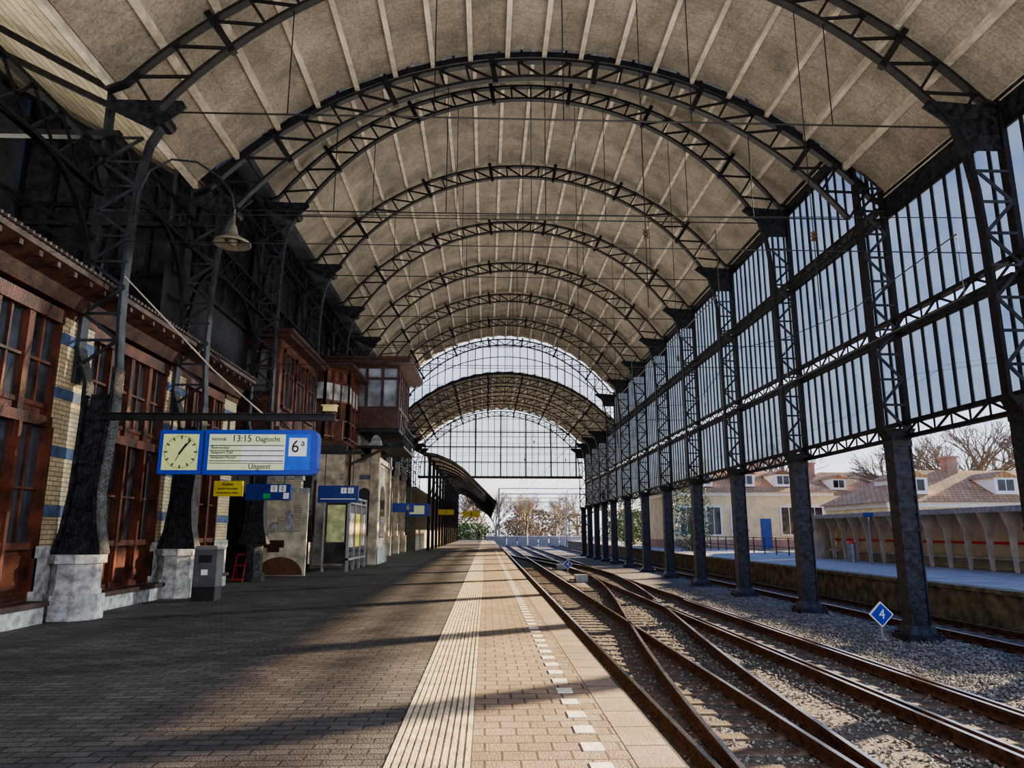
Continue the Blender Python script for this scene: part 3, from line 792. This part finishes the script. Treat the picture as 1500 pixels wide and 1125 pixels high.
MB().box(-.0, 4.5, 2.2, 8.2, 9.35, 9.47).box(.05, 4.4, 2.3, 8.1, 9.2, 9.35).build('flat_roof', WOODD, t)
MB().box(0, 3.9, 3.1, 7.5, 6.05, 6.22).build('upper_floor_slab', IRON, t)
b = MB()
for i in range(8): b.box(4.1, 4.14, 3.1+i*.62, 3.14+i*.62, 5.4, 6.4)
b.box(1.8, 4.16, 3.0, 7.6, 5.3, 5.4).box(4.08, 4.16, 3.1, 7.5, 6.35, 6.4).box(4.08, 4.16, 3.1, 7.5, 5.85, 5.89)
b.build('balcony', IRON, t)
MB().bar((1.6, 3.2, 4.5), (3.4, 3.2, 5.35), .12, .12).build('bracket', WOODD, t)

# ---------------------------------------------------------------- hanging clock, departure board
Y0 = 13.2
t = thing('sign_beam', 'dark cantilever beam carrying the clock and departure board', 'beam', (-7.0, Y0, 3.55))
MB().box(0, 4.2, -.05, .05, -.06, .06).box(0, 4.2, -.1, .1, .05, .07).build('beam', IRON, t)
MB().tube([(.1, 0, 2.7), (1.9, 0, .9), (2.9, 0, .05)], .015, 6).build('stay_rod', CREAM, t)
t = thing('station_clock', 'blue framed square clock with black hands left of the departure board', 'clock', (-5.5, Y0, 2.9))
t.scale = (.9, .9, .9)
MB().box(-.44, .42, -.12, .12, -.44, .44).build('case', BLUE, t)
MB().box(-.36, .34, -.135, -.12, -.36, .36).build('face', FACE, t)
b = MB()
for k in range(60):
    a = 2*PI*k/60; l = .07 if k % 5 == 0 else .025; w = .026 if k % 5 == 0 else .01
    p = V((math.sin(a)*.33, -.14, math.cos(a)*.33)); q = V((math.sin(a)*(.33-l), -.14, math.cos(a)*(.33-l))); b.bar(p, q, w, .004, (0, 1, 0))
b.build('minute_marks', BLACK, t)
def hand(a, l, w, tail, nm, m, y):
    a = math.radians(a); d = V((math.sin(a), 0, math.cos(a)))
    MB().bar(V((0, y, 0))-d*tail, V((0, y, 0))+d*l, w, .006, (0, 1, 0)).build(nm, m, t)
hand(33, .2, .04, .05, 'hour_hand', BLACK, -.146); hand(38, .3, .028, .06, 'minute_hand', BLACK, -.152); hand(205, .2, .012, .06, 'second_hand', BLACK, -.158)
for x in (-.28, .24): MB().box(x-.02, x+.02, -.02, .02, .44, .66).build('hanger', IRON, t)
t = thing('departure_board', 'blue departure board showing 13:15 and track 6a beside the clock', 'departure board', (-4.156, Y0, 2.9))
t.scale = (.84, 1, .92)
pr = [(-1.1, -.44), (1.2, -.44), (1.26, -.4), (1.3, -.3), (1.3, .3), (1.26, .4), (1.2, .44), (-1.1, .44)]
MB().prism(pr, 'Y', -.14, .14).build('case', BLUE, t)
MB().box(-1.0, .62, -.155, -.14, -.35, .35).build('display', PANEL, t)
MB().box(.62, 1.16, -.152, -.14, -.35, .35).build('track_panel', mat('track_blue', (.01, .1, .6), .35, 0, .1), t)
MB().box(.7, 1.08, -.165, -.15, -.08, .28).build('number_tile', WHITE, t)
text('6', .34, (.84, -.17, .1), BLACK, t); text('a', .2, (1.0, -.17, .18), BLACK, t)
text('Vertrek', .1, (-.95, -.16, .25), BLACK, t, align='LEFT'); text('13:15', .19, (-.52, -.16, .26), BLACK, t, align='LEFT'); text('Dagtocht', .14, (-.02, -.16, .25), BLACK, t, align='LEFT')
b = MB()
for z in (.13, .03, -.07, -.17): b.box(-.97, .6, -.162, -.158, z-.012, z+.003)
b.box(-.97, .6, -.162, -.158, -.225, -.215)
b.build('row_lines', BLACK, t)
MB().box(-.3, .6, -.157, -.154, -.215, .12).build('blank_rows', WHITE, t)
for i, s in enumerate(['Bloemendaal', 'Santpoort Zuid', 'Santpoort Noord']): text(s, .075, (-.95, -.16, .085-i*.095), BLACK, t, align='LEFT')
text('Uitgeest', .14, (.1, -.16, -.285), BLACK, t)
for x in (-.68, .92): MB().box(x-.02, x+.02, -.02, .02, .44, .66).build('hanger', IRON, t)
t = thing('security_camera', 'small cream security camera on the end of the sign beam', 'camera', (-2.92, Y0, 3.62))
MB().box(-.1, .14, -.06, .06, .05, .15).box(-.13, .16, -.075, .075, .15, .17).build('housing', mat('camera_cream', (.6, .48, .2), .5), t)
MB().cyl(0, 0, 0, .06, .03).build('mount', IRON, t)

def hsign(label, cat, x, y, z, w, h, m, name='platform_sign', top=3.55):
    t = thing(name, label, cat, (x, y, z))
    MB().box(-w/2, w/2, -.06, .06, -h/2, h/2).build('panel', m, t)
    for s in (-1, 1): MB().tube([(s*w*.35, 0, h/2), (s*w*.35, 0, top-z)], .015, 6, (0, 1, 0)).build('hanger_rod', IRON, t)
    return t
t = thing('sign_gantry', 'second dark beam carrying the yellow and blue signs', 'beam', (-7.0, 17.6, 3.5))
MB().box(0, 3.6, -.05, .05, -.06, .06).build('beam', IRON, t)
MB().tube([(.1, 0, 2.4), (2.6, 0, .05)], .015, 6).build('stay_rod', IRON2, t)
t = hsign('small yellow notice sign hanging below the departure board', 'sign', -6.15, 17.5, 2.5, .66, .36, YEL, 'notice_sign')
text('Roken', .1, (0, -.07, .1), BLACK, t); text('binnen deze zone', .065, (0, -.07, 0), BLACK, t); text('Verboden te roken', .065, (0, -.07, -.1), BLACK, t)
t = hsign('blue platform sign with pictograms next to the yellow notice', 'sign', -5.2, 17.5, 2.42, 1.05, .38, BLUE2)
for i, s in enumerate(('1', '2')):
    MB().box(.06+i*.2, .22+i*.2, -.07, -.06, 0, .16).build('number_tile', WHITE, t); text(s, .15, (.14+i*.2, -.075, .08), BLUE2, t)
MB().box(.37, .5, -.07, -.06, -.16, -.02).build('pictogram_tile', WHITE, t)
MB().box(-.1, .06, -.07, -.06, -.16, -.04).build('green_tile', mat('sign_green', (.02, .4, .1), .5), t)
t = thing('sign_gantry', 'thin bracket beam of the third blue sign', 'beam', (-7.0, 21.0, 3.75)); MB().box(-.8, 3.4, -.04, .04, -.05, .05).build('beam', IRON, t); MB().box(-.9, -.8, -.1, .1, -.6, 1.5).build('bracket', IRON, t)
t = hsign('blue platform sign with a white number tile before the notice case', 'sign', -4.25, 21.0, 2.55, 1.15, .48, BLUE2, top=3.75)
for i, s in enumerate(('1', '2')):
    MB().box(.08+i*.2, .24+i*.2, -.07, -.06, .02, .18).build('number_tile', WHITE, t); text(s, .15, (.16+i*.2, -.075, .1), BLUE2, t)
MB().box(-.5, .5, -.065, -.06, -.15, -.13).build('stripe', WHITE, t)
t = hsign('small blue sign far along the platform under the canopy', 'sign', -5.0, 44.0, 2.9, 1.3, .55, BLUE, top=5.2); text('6', .4, (.3, -.07, 0), YEL, t)
t = hsign('pale blue departure board far along the platform', 'sign', -4.8, 52.0, 3.0, 1.6, .9, BLUE, top=6.2); MB().box(-.65, .4, -.07, -.06, -.3, .3).build('display', PANEL, t)
t = hsign('yellow sign under the far canopy', 'sign', -1.3, 64.0, 3.0, 1.5, .5, YEL, top=4.9); text('6', .4, (0, -.07, 0), BLACK, t)
t = hsign('second yellow sign under the far canopy nearer its posts', 'sign', -3.4, 62.0, 3.1, 1.3, .45, YEL, top=4.9); text('5', .35, (0, -.07, 0), BLACK, t)

t = thing('platform_lamp', 'dull grey brown shade lamp on a curved gooseneck beside the nearest lattice column', 'lamp', (-7.0, 13.3, 8.0))
pts = [(.1, 0, -.6), (.12, 0, 0), (.3, 0, .5), (.7, 0, .75), (1.2, 0, .7), (1.65, 0, .4), (1.95, 0, 0), (2.02, 0, -.35)]
MB().tube(pts, .022, 8, (0, 1, 0)).build('gooseneck', IRON2, t)
MB().lathe(2.02, 0, [(.02, -.3), (.03, -.6), (.06, -.66), (.1, -.82), (.2, -.9), (.34, -.98), (.36, -1.03), (.34, -1.03), (.15, -.94)], 24).build('lamp_shade', LAMPM, t, smooth=True)
MB().lathe(2.02, 0, [(.1, -.94), (.1, -.99), (.06, -1.04), (.001, -1.06)], 14).build('bulb', LAMPM, t, smooth=True)

t = thing('litter_bin', 'dark grey metal litter bin beside the second stone plinth', 'litter bin', (-6.25, 16.9, 0))
MB().box(-.25, .25, -.22, .22, .3, 1.1).build('body', BING, t)
MB().box(-.25, .25, -.22, .22, 0, .3).build('base', BLACK, t)
MB().frus(0, 0, 1.1, 1.18, .27, .25, .22, .2).build('lid', STEELG, t)
MB().box(-.14, .14, -.24, -.22, .82, .98).build('slot', BLACK, t); MB().box(-.07, .07, -.235, -.22, .55, .67).build('label_plate', WHITE, t)

def diamond(label, x, y, z, r, s):
    t = thing('track_sign', label, 'track sign', (x, y, -1.02), None, 0)
    MB().prism([(0, z-r), (r, z), (0, z+r), (-r, z)], 'Y', -.02, .02).build('border', WHITE, t)
    q = r*.86
    MB().prism([(0, z-q), (q, z), (0, z+q), (-q, z)], 'Y', -.035, -.02).build('panel', BLUE, t)
    text(s, r*1.05, (0, -.045, z), WHITE, t)
    MB().box(-.03, .03, 0.02, .06, -.05, z).box(-.08, .08, -.06, .1, -.05, .05).build('post', STEELG, t)
diamond('blue diamond sign reading 4 on the ballast by the nearest full column', 9.25, 17.2, .62, .29, '4')
diamond('small blue diamond sign between the far tracks', 5.0, 45.0, .55, .3, '4')
for i, (x, y) in enumerate(((4.9, 38), (5.1, 50))):
    t = thing('point_machine', ['nearer', 'farther'][i]+' grey point motor box between the tracks', 'point machine', (x, y, -1.02), 'point motors')
    MB().box(-.3, .3, -.4, .4, 0, .3).box(-.33, .33, -.43, .43, .3, .34).build('housing', STEELG, t); MB().box(-.6, -.3, -.05, .05, .05, .12).build('drive_rod', RUST, t)

# ---------------------------------------------------------------- far canopy
t = thing('platform_canopy', 'curved dark brown platform canopy with iron ribs beyond the stone wing', 'canopy', (0, 58.8, 0))
prof = [(.8, 3.8), (.1, 4.5), (-.8, 5.4), (-1.8, 6.4), (-2.8, 7.1), (-4.0, 7.6), (-5.2, 7.8)]
b = MB(); Ly = 62
for (a, c2) in zip(prof[:-1], prof[1:]):
    b.face([(a[0], 0, a[1]), (c2[0], 0, c2[1]), (c2[0], Ly, c2[1]), (a[0], Ly, a[1])])
    b.face([(a[0], 0, a[1]+.1), (a[0], Ly, a[1]+.1), (c2[0], Ly, c2[1]+.1), (c2[0], 0, c2[1]+.1)])
b.build('canopy_roof', mat('canopy_underside', (.24, .19, .14), .8), t)
MB().box(.76, .84, 0, Ly, 3.65, 4.0).build('fascia', WOODD, t)
for i in range(14):
    y = i*4.6+.1
    b = MB().path([(p[0], y, p[1]-.14) for p in prof], .1, .14)
    b.path([(-4.6, y, 3.8), (-4.4, y, 5.0), (-3.8, y, 5.9), (-3.0, y, 6.2), (-1.8, y, 5.6), (.3, y, 4.1)], .07, .08)
    for xx, z0, z1 in ((-3.8, 5.9, 7.4), (-2.8, 6.1, 6.9), (-1.8, 5.6, 6.2), (-.8, 4.9, 5.2)): b.bar((xx, y, z0), (xx, y, z1), .05, .05, (0, 1, 0))
    b.build('rib', IRON, t)
    MB().box(-4.75, -4.5, y-.12, y+.12, 0, 7.5).build('post', IRON, t)
struct('wall_left_far', MB().box(-9, -5.6, 58.5, 118, 0, 5.0), mat('far_wall', (.2, .17, .14), .9), label='far station wing')

def person(x, y):
    t = thing('person', 'distant person in dark clothes standing on the far platform', 'person', (x, y, 0))
    j = [(0, 0, .95), (0, 0, 1.2), (0, 0, 1.42), (0, 0, 1.5), (0, 0, 1.63), (0, 0, 1.72), (-.2, 0, 1.4), (-.25, .02, 1.12), (-.24, -.06, .86), (.2, 0, 1.4), (.25, .02, 1.12), (.24, -.06, .86), (-.1, 0, .9), (-.11, -.02, .48), (-.12, .02, .06), (-.12, -.12, .03), (.1, 0, .9), (.11, -.02, .48), (.13, .02, .06), (.13, -.12, .03)]
    rr = [.15, .14, .13, .06, .1, .08, .06, .045, .035, .06, .045, .035, .09, .065, .045, .035, .09, .065, .045, .035]
    e = [(0,1),(1,2),(2,3),(3,4),(4,5),(2,6),(6,7),(7,8),(2,9),(9,10),(10,11),(0,12),(12,13),(13,14),(14,15),(0,16),(16,17),(17,18),(18,19)]
    me = bpy.data.meshes.new('body'); me.from_pydata(j, e, []); me.materials.append(mat('dark_clothes', (.03, .03, .05), .9))
    o = bpy.data.objects.new('body', me); C.objects.link(o); o.parent = t
    s = o.modifiers.new('s', 'SKIN'); o.modifiers.new('u', 'SUBSURF').levels = 1
    for i, k in enumerate(rr): me.skin_vertices[0].data[i].radius = (k, k*.8)
    me.skin_vertices[0].data[0].use_root = True
person(-.9, 95)

# ---------------------------------------------------------------- right platform, shelter, houses
struct('floor_right', MB().box(13.5, 22, -3, 120, -1.1, 0), CONCP, label='grey platform on the far right')
struct('wall_right_platform', MB().box(13.4, 13.5, -3, 120, -1.1, -.08).box(13.3, 13.8, -3, 120, -.1, .01), MOSS, label='mossy platform side wall')
t = thing('platform_shelter', 'long low concrete shelter wall with slim fins and red stripe on the right platform', 'shelter', (19.3, 20, 0))
MB().box(1.0, 1.15, 0, 22, 0, 2.2).build('back_wall', SHELW, t)
MB().box(-.5, 1.4, -.3, 22.4, 2.25, 2.42).build('roof_slab', mat('slab_cream', (.5, .47, .42), .7), t)
MB().box(-.52, -.48, -.3, 22.4, 2.2, 2.4).build('fascia', mat('slab_fascia', (.3, .3, .32), .7), t)
for i in range(18):
    y = i*1.28
    MB().prism([(.1, 0), (.2, .0), (.26, 1.3), (.45, 1.9), (.8, 2.25), (-.25, 2.25), (.02, 1.6)], 'Y', y-.06, y+.06).build('fin', CONC, t)
MB().box(.92, 1.0, 0, 22, 1.0, 1.1).build('red_stripe', RED, t)
MB().box(.5, 1.0, .2, 21.8, .42, .5).build('bench_seat', CONC, t)
MB().lathe(.5, 22.6, [(.7, 0), (.7, 2.25)], 20).build('rounded_end', CONC, t)
t = thing('fence', 'low dark railing on the right platform before the cream house', 'fence', (19, 43.5, 0))
for i in range(12): MB().box(-.03, .03, i*2-.03, i*2+.03, 0, 1.1).build('post', IRON, t)
for z in (.2, .5, 1.07): MB().box(-.02, .02, 0, 22, z-.02, z+.02).build('rail_bar', IRON, t)
t = thing('platform_pole_sign', 'small blue sign on a pole on the right platform near the shelter', 'sign', (17.6, 33, 0))
MB().cyl(0, 0, 0, 2.4, .03, n=10).build('pole', STEELG, t); MB().box(-.22, .22, -.03, .03, 2.15, 2.35).build('panel', BLUE2, t)
t = thing('litter_bin', 'small red topped bin on the right platform by the shelter', 'litter bin', (18.2, 36, 0)); MB().cyl(0, 0, 0, .9, .2, n=12).build('body', STEELG, t); MB().cyl(0, 0, .9, 1.05, .22, .1, n=12).build('lid', RED, t)

def house(label, x0, x1, y0, y1, ze, zr, wallm, wins, doors, dormers, chim):
    t = thing('house', label, 'house', (x0, y0, -.05))
    w, d = x1-x0, y1-y0
    MB().box(0, w, 0, d, 0, ze).build('walls', wallm, t)
    MB().box(-.1, w+.1, -.12, d+.1, ze-.35, ze).build('cornice', WHITE, t)
    MB().box(-.05, w+.05, -.06, d+.05, 0, .8).build('base_course', REDBR, t)
    ov = .4; hip = d*.4
    A = [(-ov, -ov, ze), (w+ov, -ov, ze), (w+ov, d+ov, ze), (-ov, d+ov, ze), (hip, d/2, zr), (w-hip, d/2, zr)]
    r = MB(); r.v = [V(p) for p in A]; r.f = [[0, 1, 5, 4], [1, 2, 5], [2, 3, 4, 5], [3, 0, 4], [0, 3, 2, 1]]
    r.build('roof', ORTILE, t)
    for (x, z, ww, hh) in wins:
        o = MB().box(x-ww/2-.15, x+ww/2+.15, -.08, 0, z-.15, z+hh+.15).build('window', WHITE, t)
        MB().box(x-ww/2, x-.04, -.1, -.08, z, z+hh).box(x+.04, x+ww/2, -.1, -.08, z, z+hh).build('pane', DARKG, o)
    for (x, ww, hh, m) in doors: MB().box(x-ww/2, x+ww/2, -.1, 0, 0, hh).build('door', m, t)
    for x in dormers:
        zz = ze+(zr-ze)*.22
        o = MB().box(x-.8, x+.8, -.1+ (d/2)*.15, d/2, zz, zz+1.15).build('dormer', WHITE, t)
        MB().prism([(x-1, zz+1.15), (x+1, zz+1.15), (x, zz+1.6)], 'Y', -.15+(d/2)*.15, d/2).build('dormer_roof', ORTILE, o)
        MB().box(x-.55, x-.05, -.13+(d/2)*.15, -.1+(d/2)*.15, zz+.25, zz+1).box(x+.05, x+.55, -.13+(d/2)*.15, -.1+(d/2)*.15, zz+.25, zz+1).build('pane', DARKG, o)
    for x in chim: MB().box(x-.4, x+.4, d/2-.4, d/2+.4, zr-.8, zr+.9).box(x-.5, x+.5, d/2-.5, d/2+.5, zr+.9, zr+1.05).build('chimney', REDBR, t)
SHUT = mat('teal_shutter', (.05, .3, .32), .6); DBL = mat('blue_door', (.02, .07, .3), .5)
house('cream house with white cornice and blue door beyond the right columns', 16.8, 32, 66, 77, 5.1, 7.6, CREAMW, [(1.5, 1.3, 1.2, 2.4), (4, 1.3, 1.2, 2.4), (6.3, 1.3, 1.2, 2.4), (11, 1.3, 1.4, 2.4), (13.4, 1.3, 1.4, 2.4)], [(8.8, .95, 2.7, DBL)], [3.5, 7.5, 11], [5, 10])
house('long low house with orange tile roof and dormers behind the shelter', 27, 47, 48, 57, 3.5, 6.0, CREAMW, [(2, 1, 1.2, 1.6), (5, 1, 1.2, 1.6), (8, 1, 1.2, 1.6), (12, 1, 1.2, 1.6)], [(10, 1.1, 2.4, SHUT)], [2.5, 8.8, 14.5], [7.5])
house('pale house with tiled roof between the two nearer houses', 33, 46, 74, 84, 5.2, 8.0, CREAMW, [(2, 1.5, 1.2, 2), (6, 1.5, 1.2, 2)], [(4, 1, 2.6, DBL)], [4, 9], [3])

# trees
def tree_mesh(seed, H, depth=6, spread=.5, rmin=.018):
    rnd = random.Random(seed); mb = MB()
    def br(p, d, l, r, k):
        q = p+d*l
        mb.sweep([p, q], [(r, 0), (-r*.5, r*.87), (-r*.5, -r*.87)], (0.1, 1, .3))
        if k == 0: return
        n = 3 if k > 2 else 2
        for i in range(n):
            a = rnd.uniform(0, 6.28); s = rnd.uniform(.3, 1)*spread
            nd = (d+V((math.cos(a)*s, math.sin(a)*s, rnd.uniform(-.12, .2)))).normalized()
            br(q, nd, l*rnd.uniform(.68, .88), max(rmin, r*.64), k-1)
    br(V((0, 0, -.3)), V((0, 0, 1)), H*.2, H*.022, depth)
    return mb
tm = [tree_mesh(s, 10, 7, .75, .012) for s in (1, 2, 3)]
tobj = []
def bare_tree(i, x, y, s, label, m=FARTREE):
    t = thing('bare_tree', label, 'tree', (x, y, -.9), 'leafless trees', random.random()*6)
    o = tobj[i].copy() if len(tobj) > i else None
    if o is None:
        o = tm[i].build('branches', m); tobj.append(o)
    else: C.objects.link(o)
    o.parent = t; o.scale = (s, s, s)
TL = [(0, 54, 66, 1.8, 'leafless tree at the right picture edge above the orange roof'), (1, 42, 67, 1.7, 'leafless tree above the middle of the orange roof'), (2, 37, 92, 1.9, 'leafless tree behind the pale house'), (0, 28, 98, 1.7, 'leafless tree rising behind the cream house'), (1, 62, 88, 2.3, 'large leafless tree furthest right'),
      (2, 2, 150, 1.4, 'leafless tree in the hall opening nearest the platform canopy'), (0, 9, 162, 1.4, 'leafless tree in the middle of the hall opening'), (1, 14, 146, 1.3, 'leafless tree beside the last right columns'), (2, 24, 132, 1.6, 'leafless tree seen through the gaps of the far columns'), (1, -6, 165, 1.6, 'leafless tree half hidden by the canopy'), (0, 33, 118, 1.5, 'leafless tree between the far columns and the cream house'), (2, 10, 196, 1.7, 'tall leafless tree at the back of the opening'), (0, -2, 197, 1.7, 'leafless tree at the far left back of the opening'), (1, 24, 192, 1.9, 'leafless tree at the far right back of the opening')]
for a in TL: bare_tree(*a)
def bush(x, y, w, h, label, m=LEAF, grp='evergreen bushes'):
    mb = MB(); rnd = random.Random(int(x*10+y))
    for i in range(2600):
        a = rnd.uniform(0, 6.28); u = rnd.random()**.4; zz = rnd.random()
        rr = w/2*u*math.sin(math.acos(min(1, abs(2*zz-1)))*.9+.15)
        p = V((math.cos(a)*rr, math.sin(a)*rr*.7, zz*h)); s = rnd.uniform(.08, .2)*max(1, w/4)
        d1 = V((rnd.uniform(-1, 1), rnd.uniform(-1, 1), rnd.uniform(-1, 1))).normalized()*s; d2 = V((rnd.uniform(-1, 1), rnd.uniform(-1, 1), rnd.uniform(-1, 1))).normalized()*s
        mb.face([p, p+d1, p+d2])
    t = thing('bush', label, 'bush', (x, y, -.6), grp); mb.build('foliage', m, t)
    MB().cyl(0, 0, 0, h*.5, .12).build('trunk', BARK, t)
bush(16.2, 57, 3.4, 6.5, 'ivy green bush glimpsed between the far right columns'); bush(17, 84, 5, 7, 'green bush behind the ivy bush')
bush(24, 112, 9, 5, 'wide hedge right of the tracks'); bush(-3, 134, 10, 3.5, 'low hedge at the end of the platform'); bush(23, 126, 7, 4, 'round green hedge near the last right column')
for i, (x, y, w, h) in enumerate(((-5, 174, 12, 6.5), (8, 178, 11, 5), (20, 176, 11, 6.5), (33, 168, 13, 7), (14, 212, 18, 8))):
    bush(x, y, w, h, '%s brown leafless thicket from the left in the far background' % ORD[i].replace('nearest', 'first'), BROWNLEAF, 'brown thickets')
t = thing('fence', 'pale panel fence far away across the tracks', 'fence', (0, 125, -1.3))
for i in range(14): MB().box(i*1.8, i*1.8+1.65, 0, .08, .3, 1.9).build('panel', STEELG, t)
MB().box(0, 25, 0, .05, 1.95, 2.05).build('top_rail', WHITE, t); MB().box(0, 25, 0, .05, .15, .25).build('bottom_rail', STEELG, t)
def gantry(y, label):
    t = thing('catenary_gantry', label, 'gantry', (0, y, -1.1), 'catenary gantries')
    for x in (1.6, 12.8+.2): MB().box(x-.1, x+.1, -.1, .1, 0, 8).build('post', STEELG, t)
    MB().box(1.6, 13, -.06, .06, 7.2, 7.32).build('lower_beam', STEELG, t); MB().box(1.6, 13, -.06, .06, 7.9, 8).build('upper_beam', STEELG, t)
    for x in (XA, XB, XC): MB().bar((x, 0, 7.2), (x, 0, 5.8), .06).build('dropper', STEELG, t)
gantry(92, 'nearer catenary gantry beyond the hall'); gantry(118, 'farther catenary gantry beyond the hall')

# ---------------------------------------------------------------- light
w = bpy.data.worlds.new('World'); bpy.context.scene.world = w; w.use_nodes = True
nt = w.node_tree; N = nt.nodes; L = nt.links; bg = N['Background']
tc = N.new('ShaderNodeTexCoord'); sp = N.new('ShaderNodeSeparateXYZ'); L.new(tc.outputs['Generated'], sp.inputs[0])
r = N.new('ShaderNodeValToRGB'); L.new(sp.outputs['Z'], r.inputs['Fac'])
e = r.color_ramp.elements; e[0].position = 0; e[0].color = (.82, .82, .82, 1); e[1].position = .55; e[1].color = (.08, .2, .62, 1)
x = r.color_ramp.elements.new(.12); x.color = (.6, .7, .86, 1); x = r.color_ramp.elements.new(.3); x.color = (.2, .4, .8, 1)
n = N.new('ShaderNodeTexNoise'); n.inputs['Scale'].default_value = 3; n.inputs['Detail'].default_value = 7
mp = N.new('ShaderNodeMapping'); mp.inputs['Scale'].default_value = (1, 1, 3); L.new(tc.outputs['Generated'], mp.inputs[0]); L.new(mp.outputs[0], n.inputs['Vector'])
mr = N.new('ShaderNodeMapRange'); mr.inputs[1].default_value = .5; mr.inputs[2].default_value = .72; mr.inputs[4].default_value = .6; L.new(n.outputs['Fac'], mr.inputs[0])
# haze: the sky is milkier down the line, bluer to the side
my = N.new('ShaderNodeMapRange'); my.inputs[1].default_value = .78; my.inputs[2].default_value = .99; my.inputs[4].default_value = .75; L.new(sp.outputs['Y'], my.inputs[0])
ad = N.new('ShaderNodeMath'); ad.operation = 'MAXIMUM'; L.new(mr.outputs[0], ad.inputs[0]); L.new(my.outputs[0], ad.inputs[1])
mx = N.new('ShaderNodeMix'); mx.data_type = 'RGBA'; L.new(ad.outputs[0], mx.inputs['Factor']); L.new(r.outputs[0], mx.inputs['A']); mx.inputs['B'].default_value = (.82, .85, .9, 1)
L.new(mx.outputs['Result'], bg.inputs[0]); bg.inputs[1].default_value = 1.9
sl = bpy.data.lights.new('sun', 'SUN'); sl.energy = 28; sl.angle = .02; sl.color = (1, .77, .48)
so = bpy.data.objects.new('sun', sl); C.objects.link(so); so.rotation_euler = (-V((1, .6, .32))).to_track_quat('-Z', 'Y').to_euler()
def area(name, loc, sx, sy, e, target, col=(1, .94, .86)):  # unseen area lamps, added as fill to brighten the vaults and left side
    l = bpy.data.lights.new(name, 'AREA'); l.shape = 'RECTANGLE'; l.size = sx; l.size_y = sy; l.energy = e; l.color = col
    o = bpy.data.objects.new(name, l); C.objects.link(o); o.location = loc; o.rotation_euler = (V(target)-V(loc)).to_track_quat('-Z', 'Y').to_euler()
area('fill_light', (1.5, 10, 4.5), 10, 14, 650, (1.5, 10.01, 10))
area('fill_light', (1.5, 36, 5), 10, 30, 1900, (1.5, 36.01, 10))
area('fill_light', (1.5, 67, 4.5), 10, 14, 900, (1.5, 67.01, 10))
area('fill_light', (2, -2.5, 6), 12, 6, 450, (0, 20, 5))
area('fill_light', (6, -2.5, 4), 6, 5, 950, (-8, 18, 4.5))
area('fill_light', (-10.5, 9, 8.2), 3, 14, 500, (-10.5, 9.01, 12), (1, .94, .82))  # added fill under the side hall ceiling, no lamp hangs there
try:
    bpy.context.scene.view_settings.view_transform = 'AgX'
    bpy.context.scene.view_settings.look = 'AgX - Medium High Contrast'
except Exception as ex: print(ex)

# ---------------------------------------------------------------- camera
cd = bpy.data.cameras.new('camera'); cam = bpy.data.objects.new('camera', cd); C.objects.link(cam)
cd.sensor_width = 36; cd.lens = 36*1050/1500; cd.clip_end = 1000
cam.location = (0, 0, 1.5); cam.rotation_euler = (PI/2+math.radians(11.62), 0, -math.radians(2.03))
bpy.context.scene.camera = cam
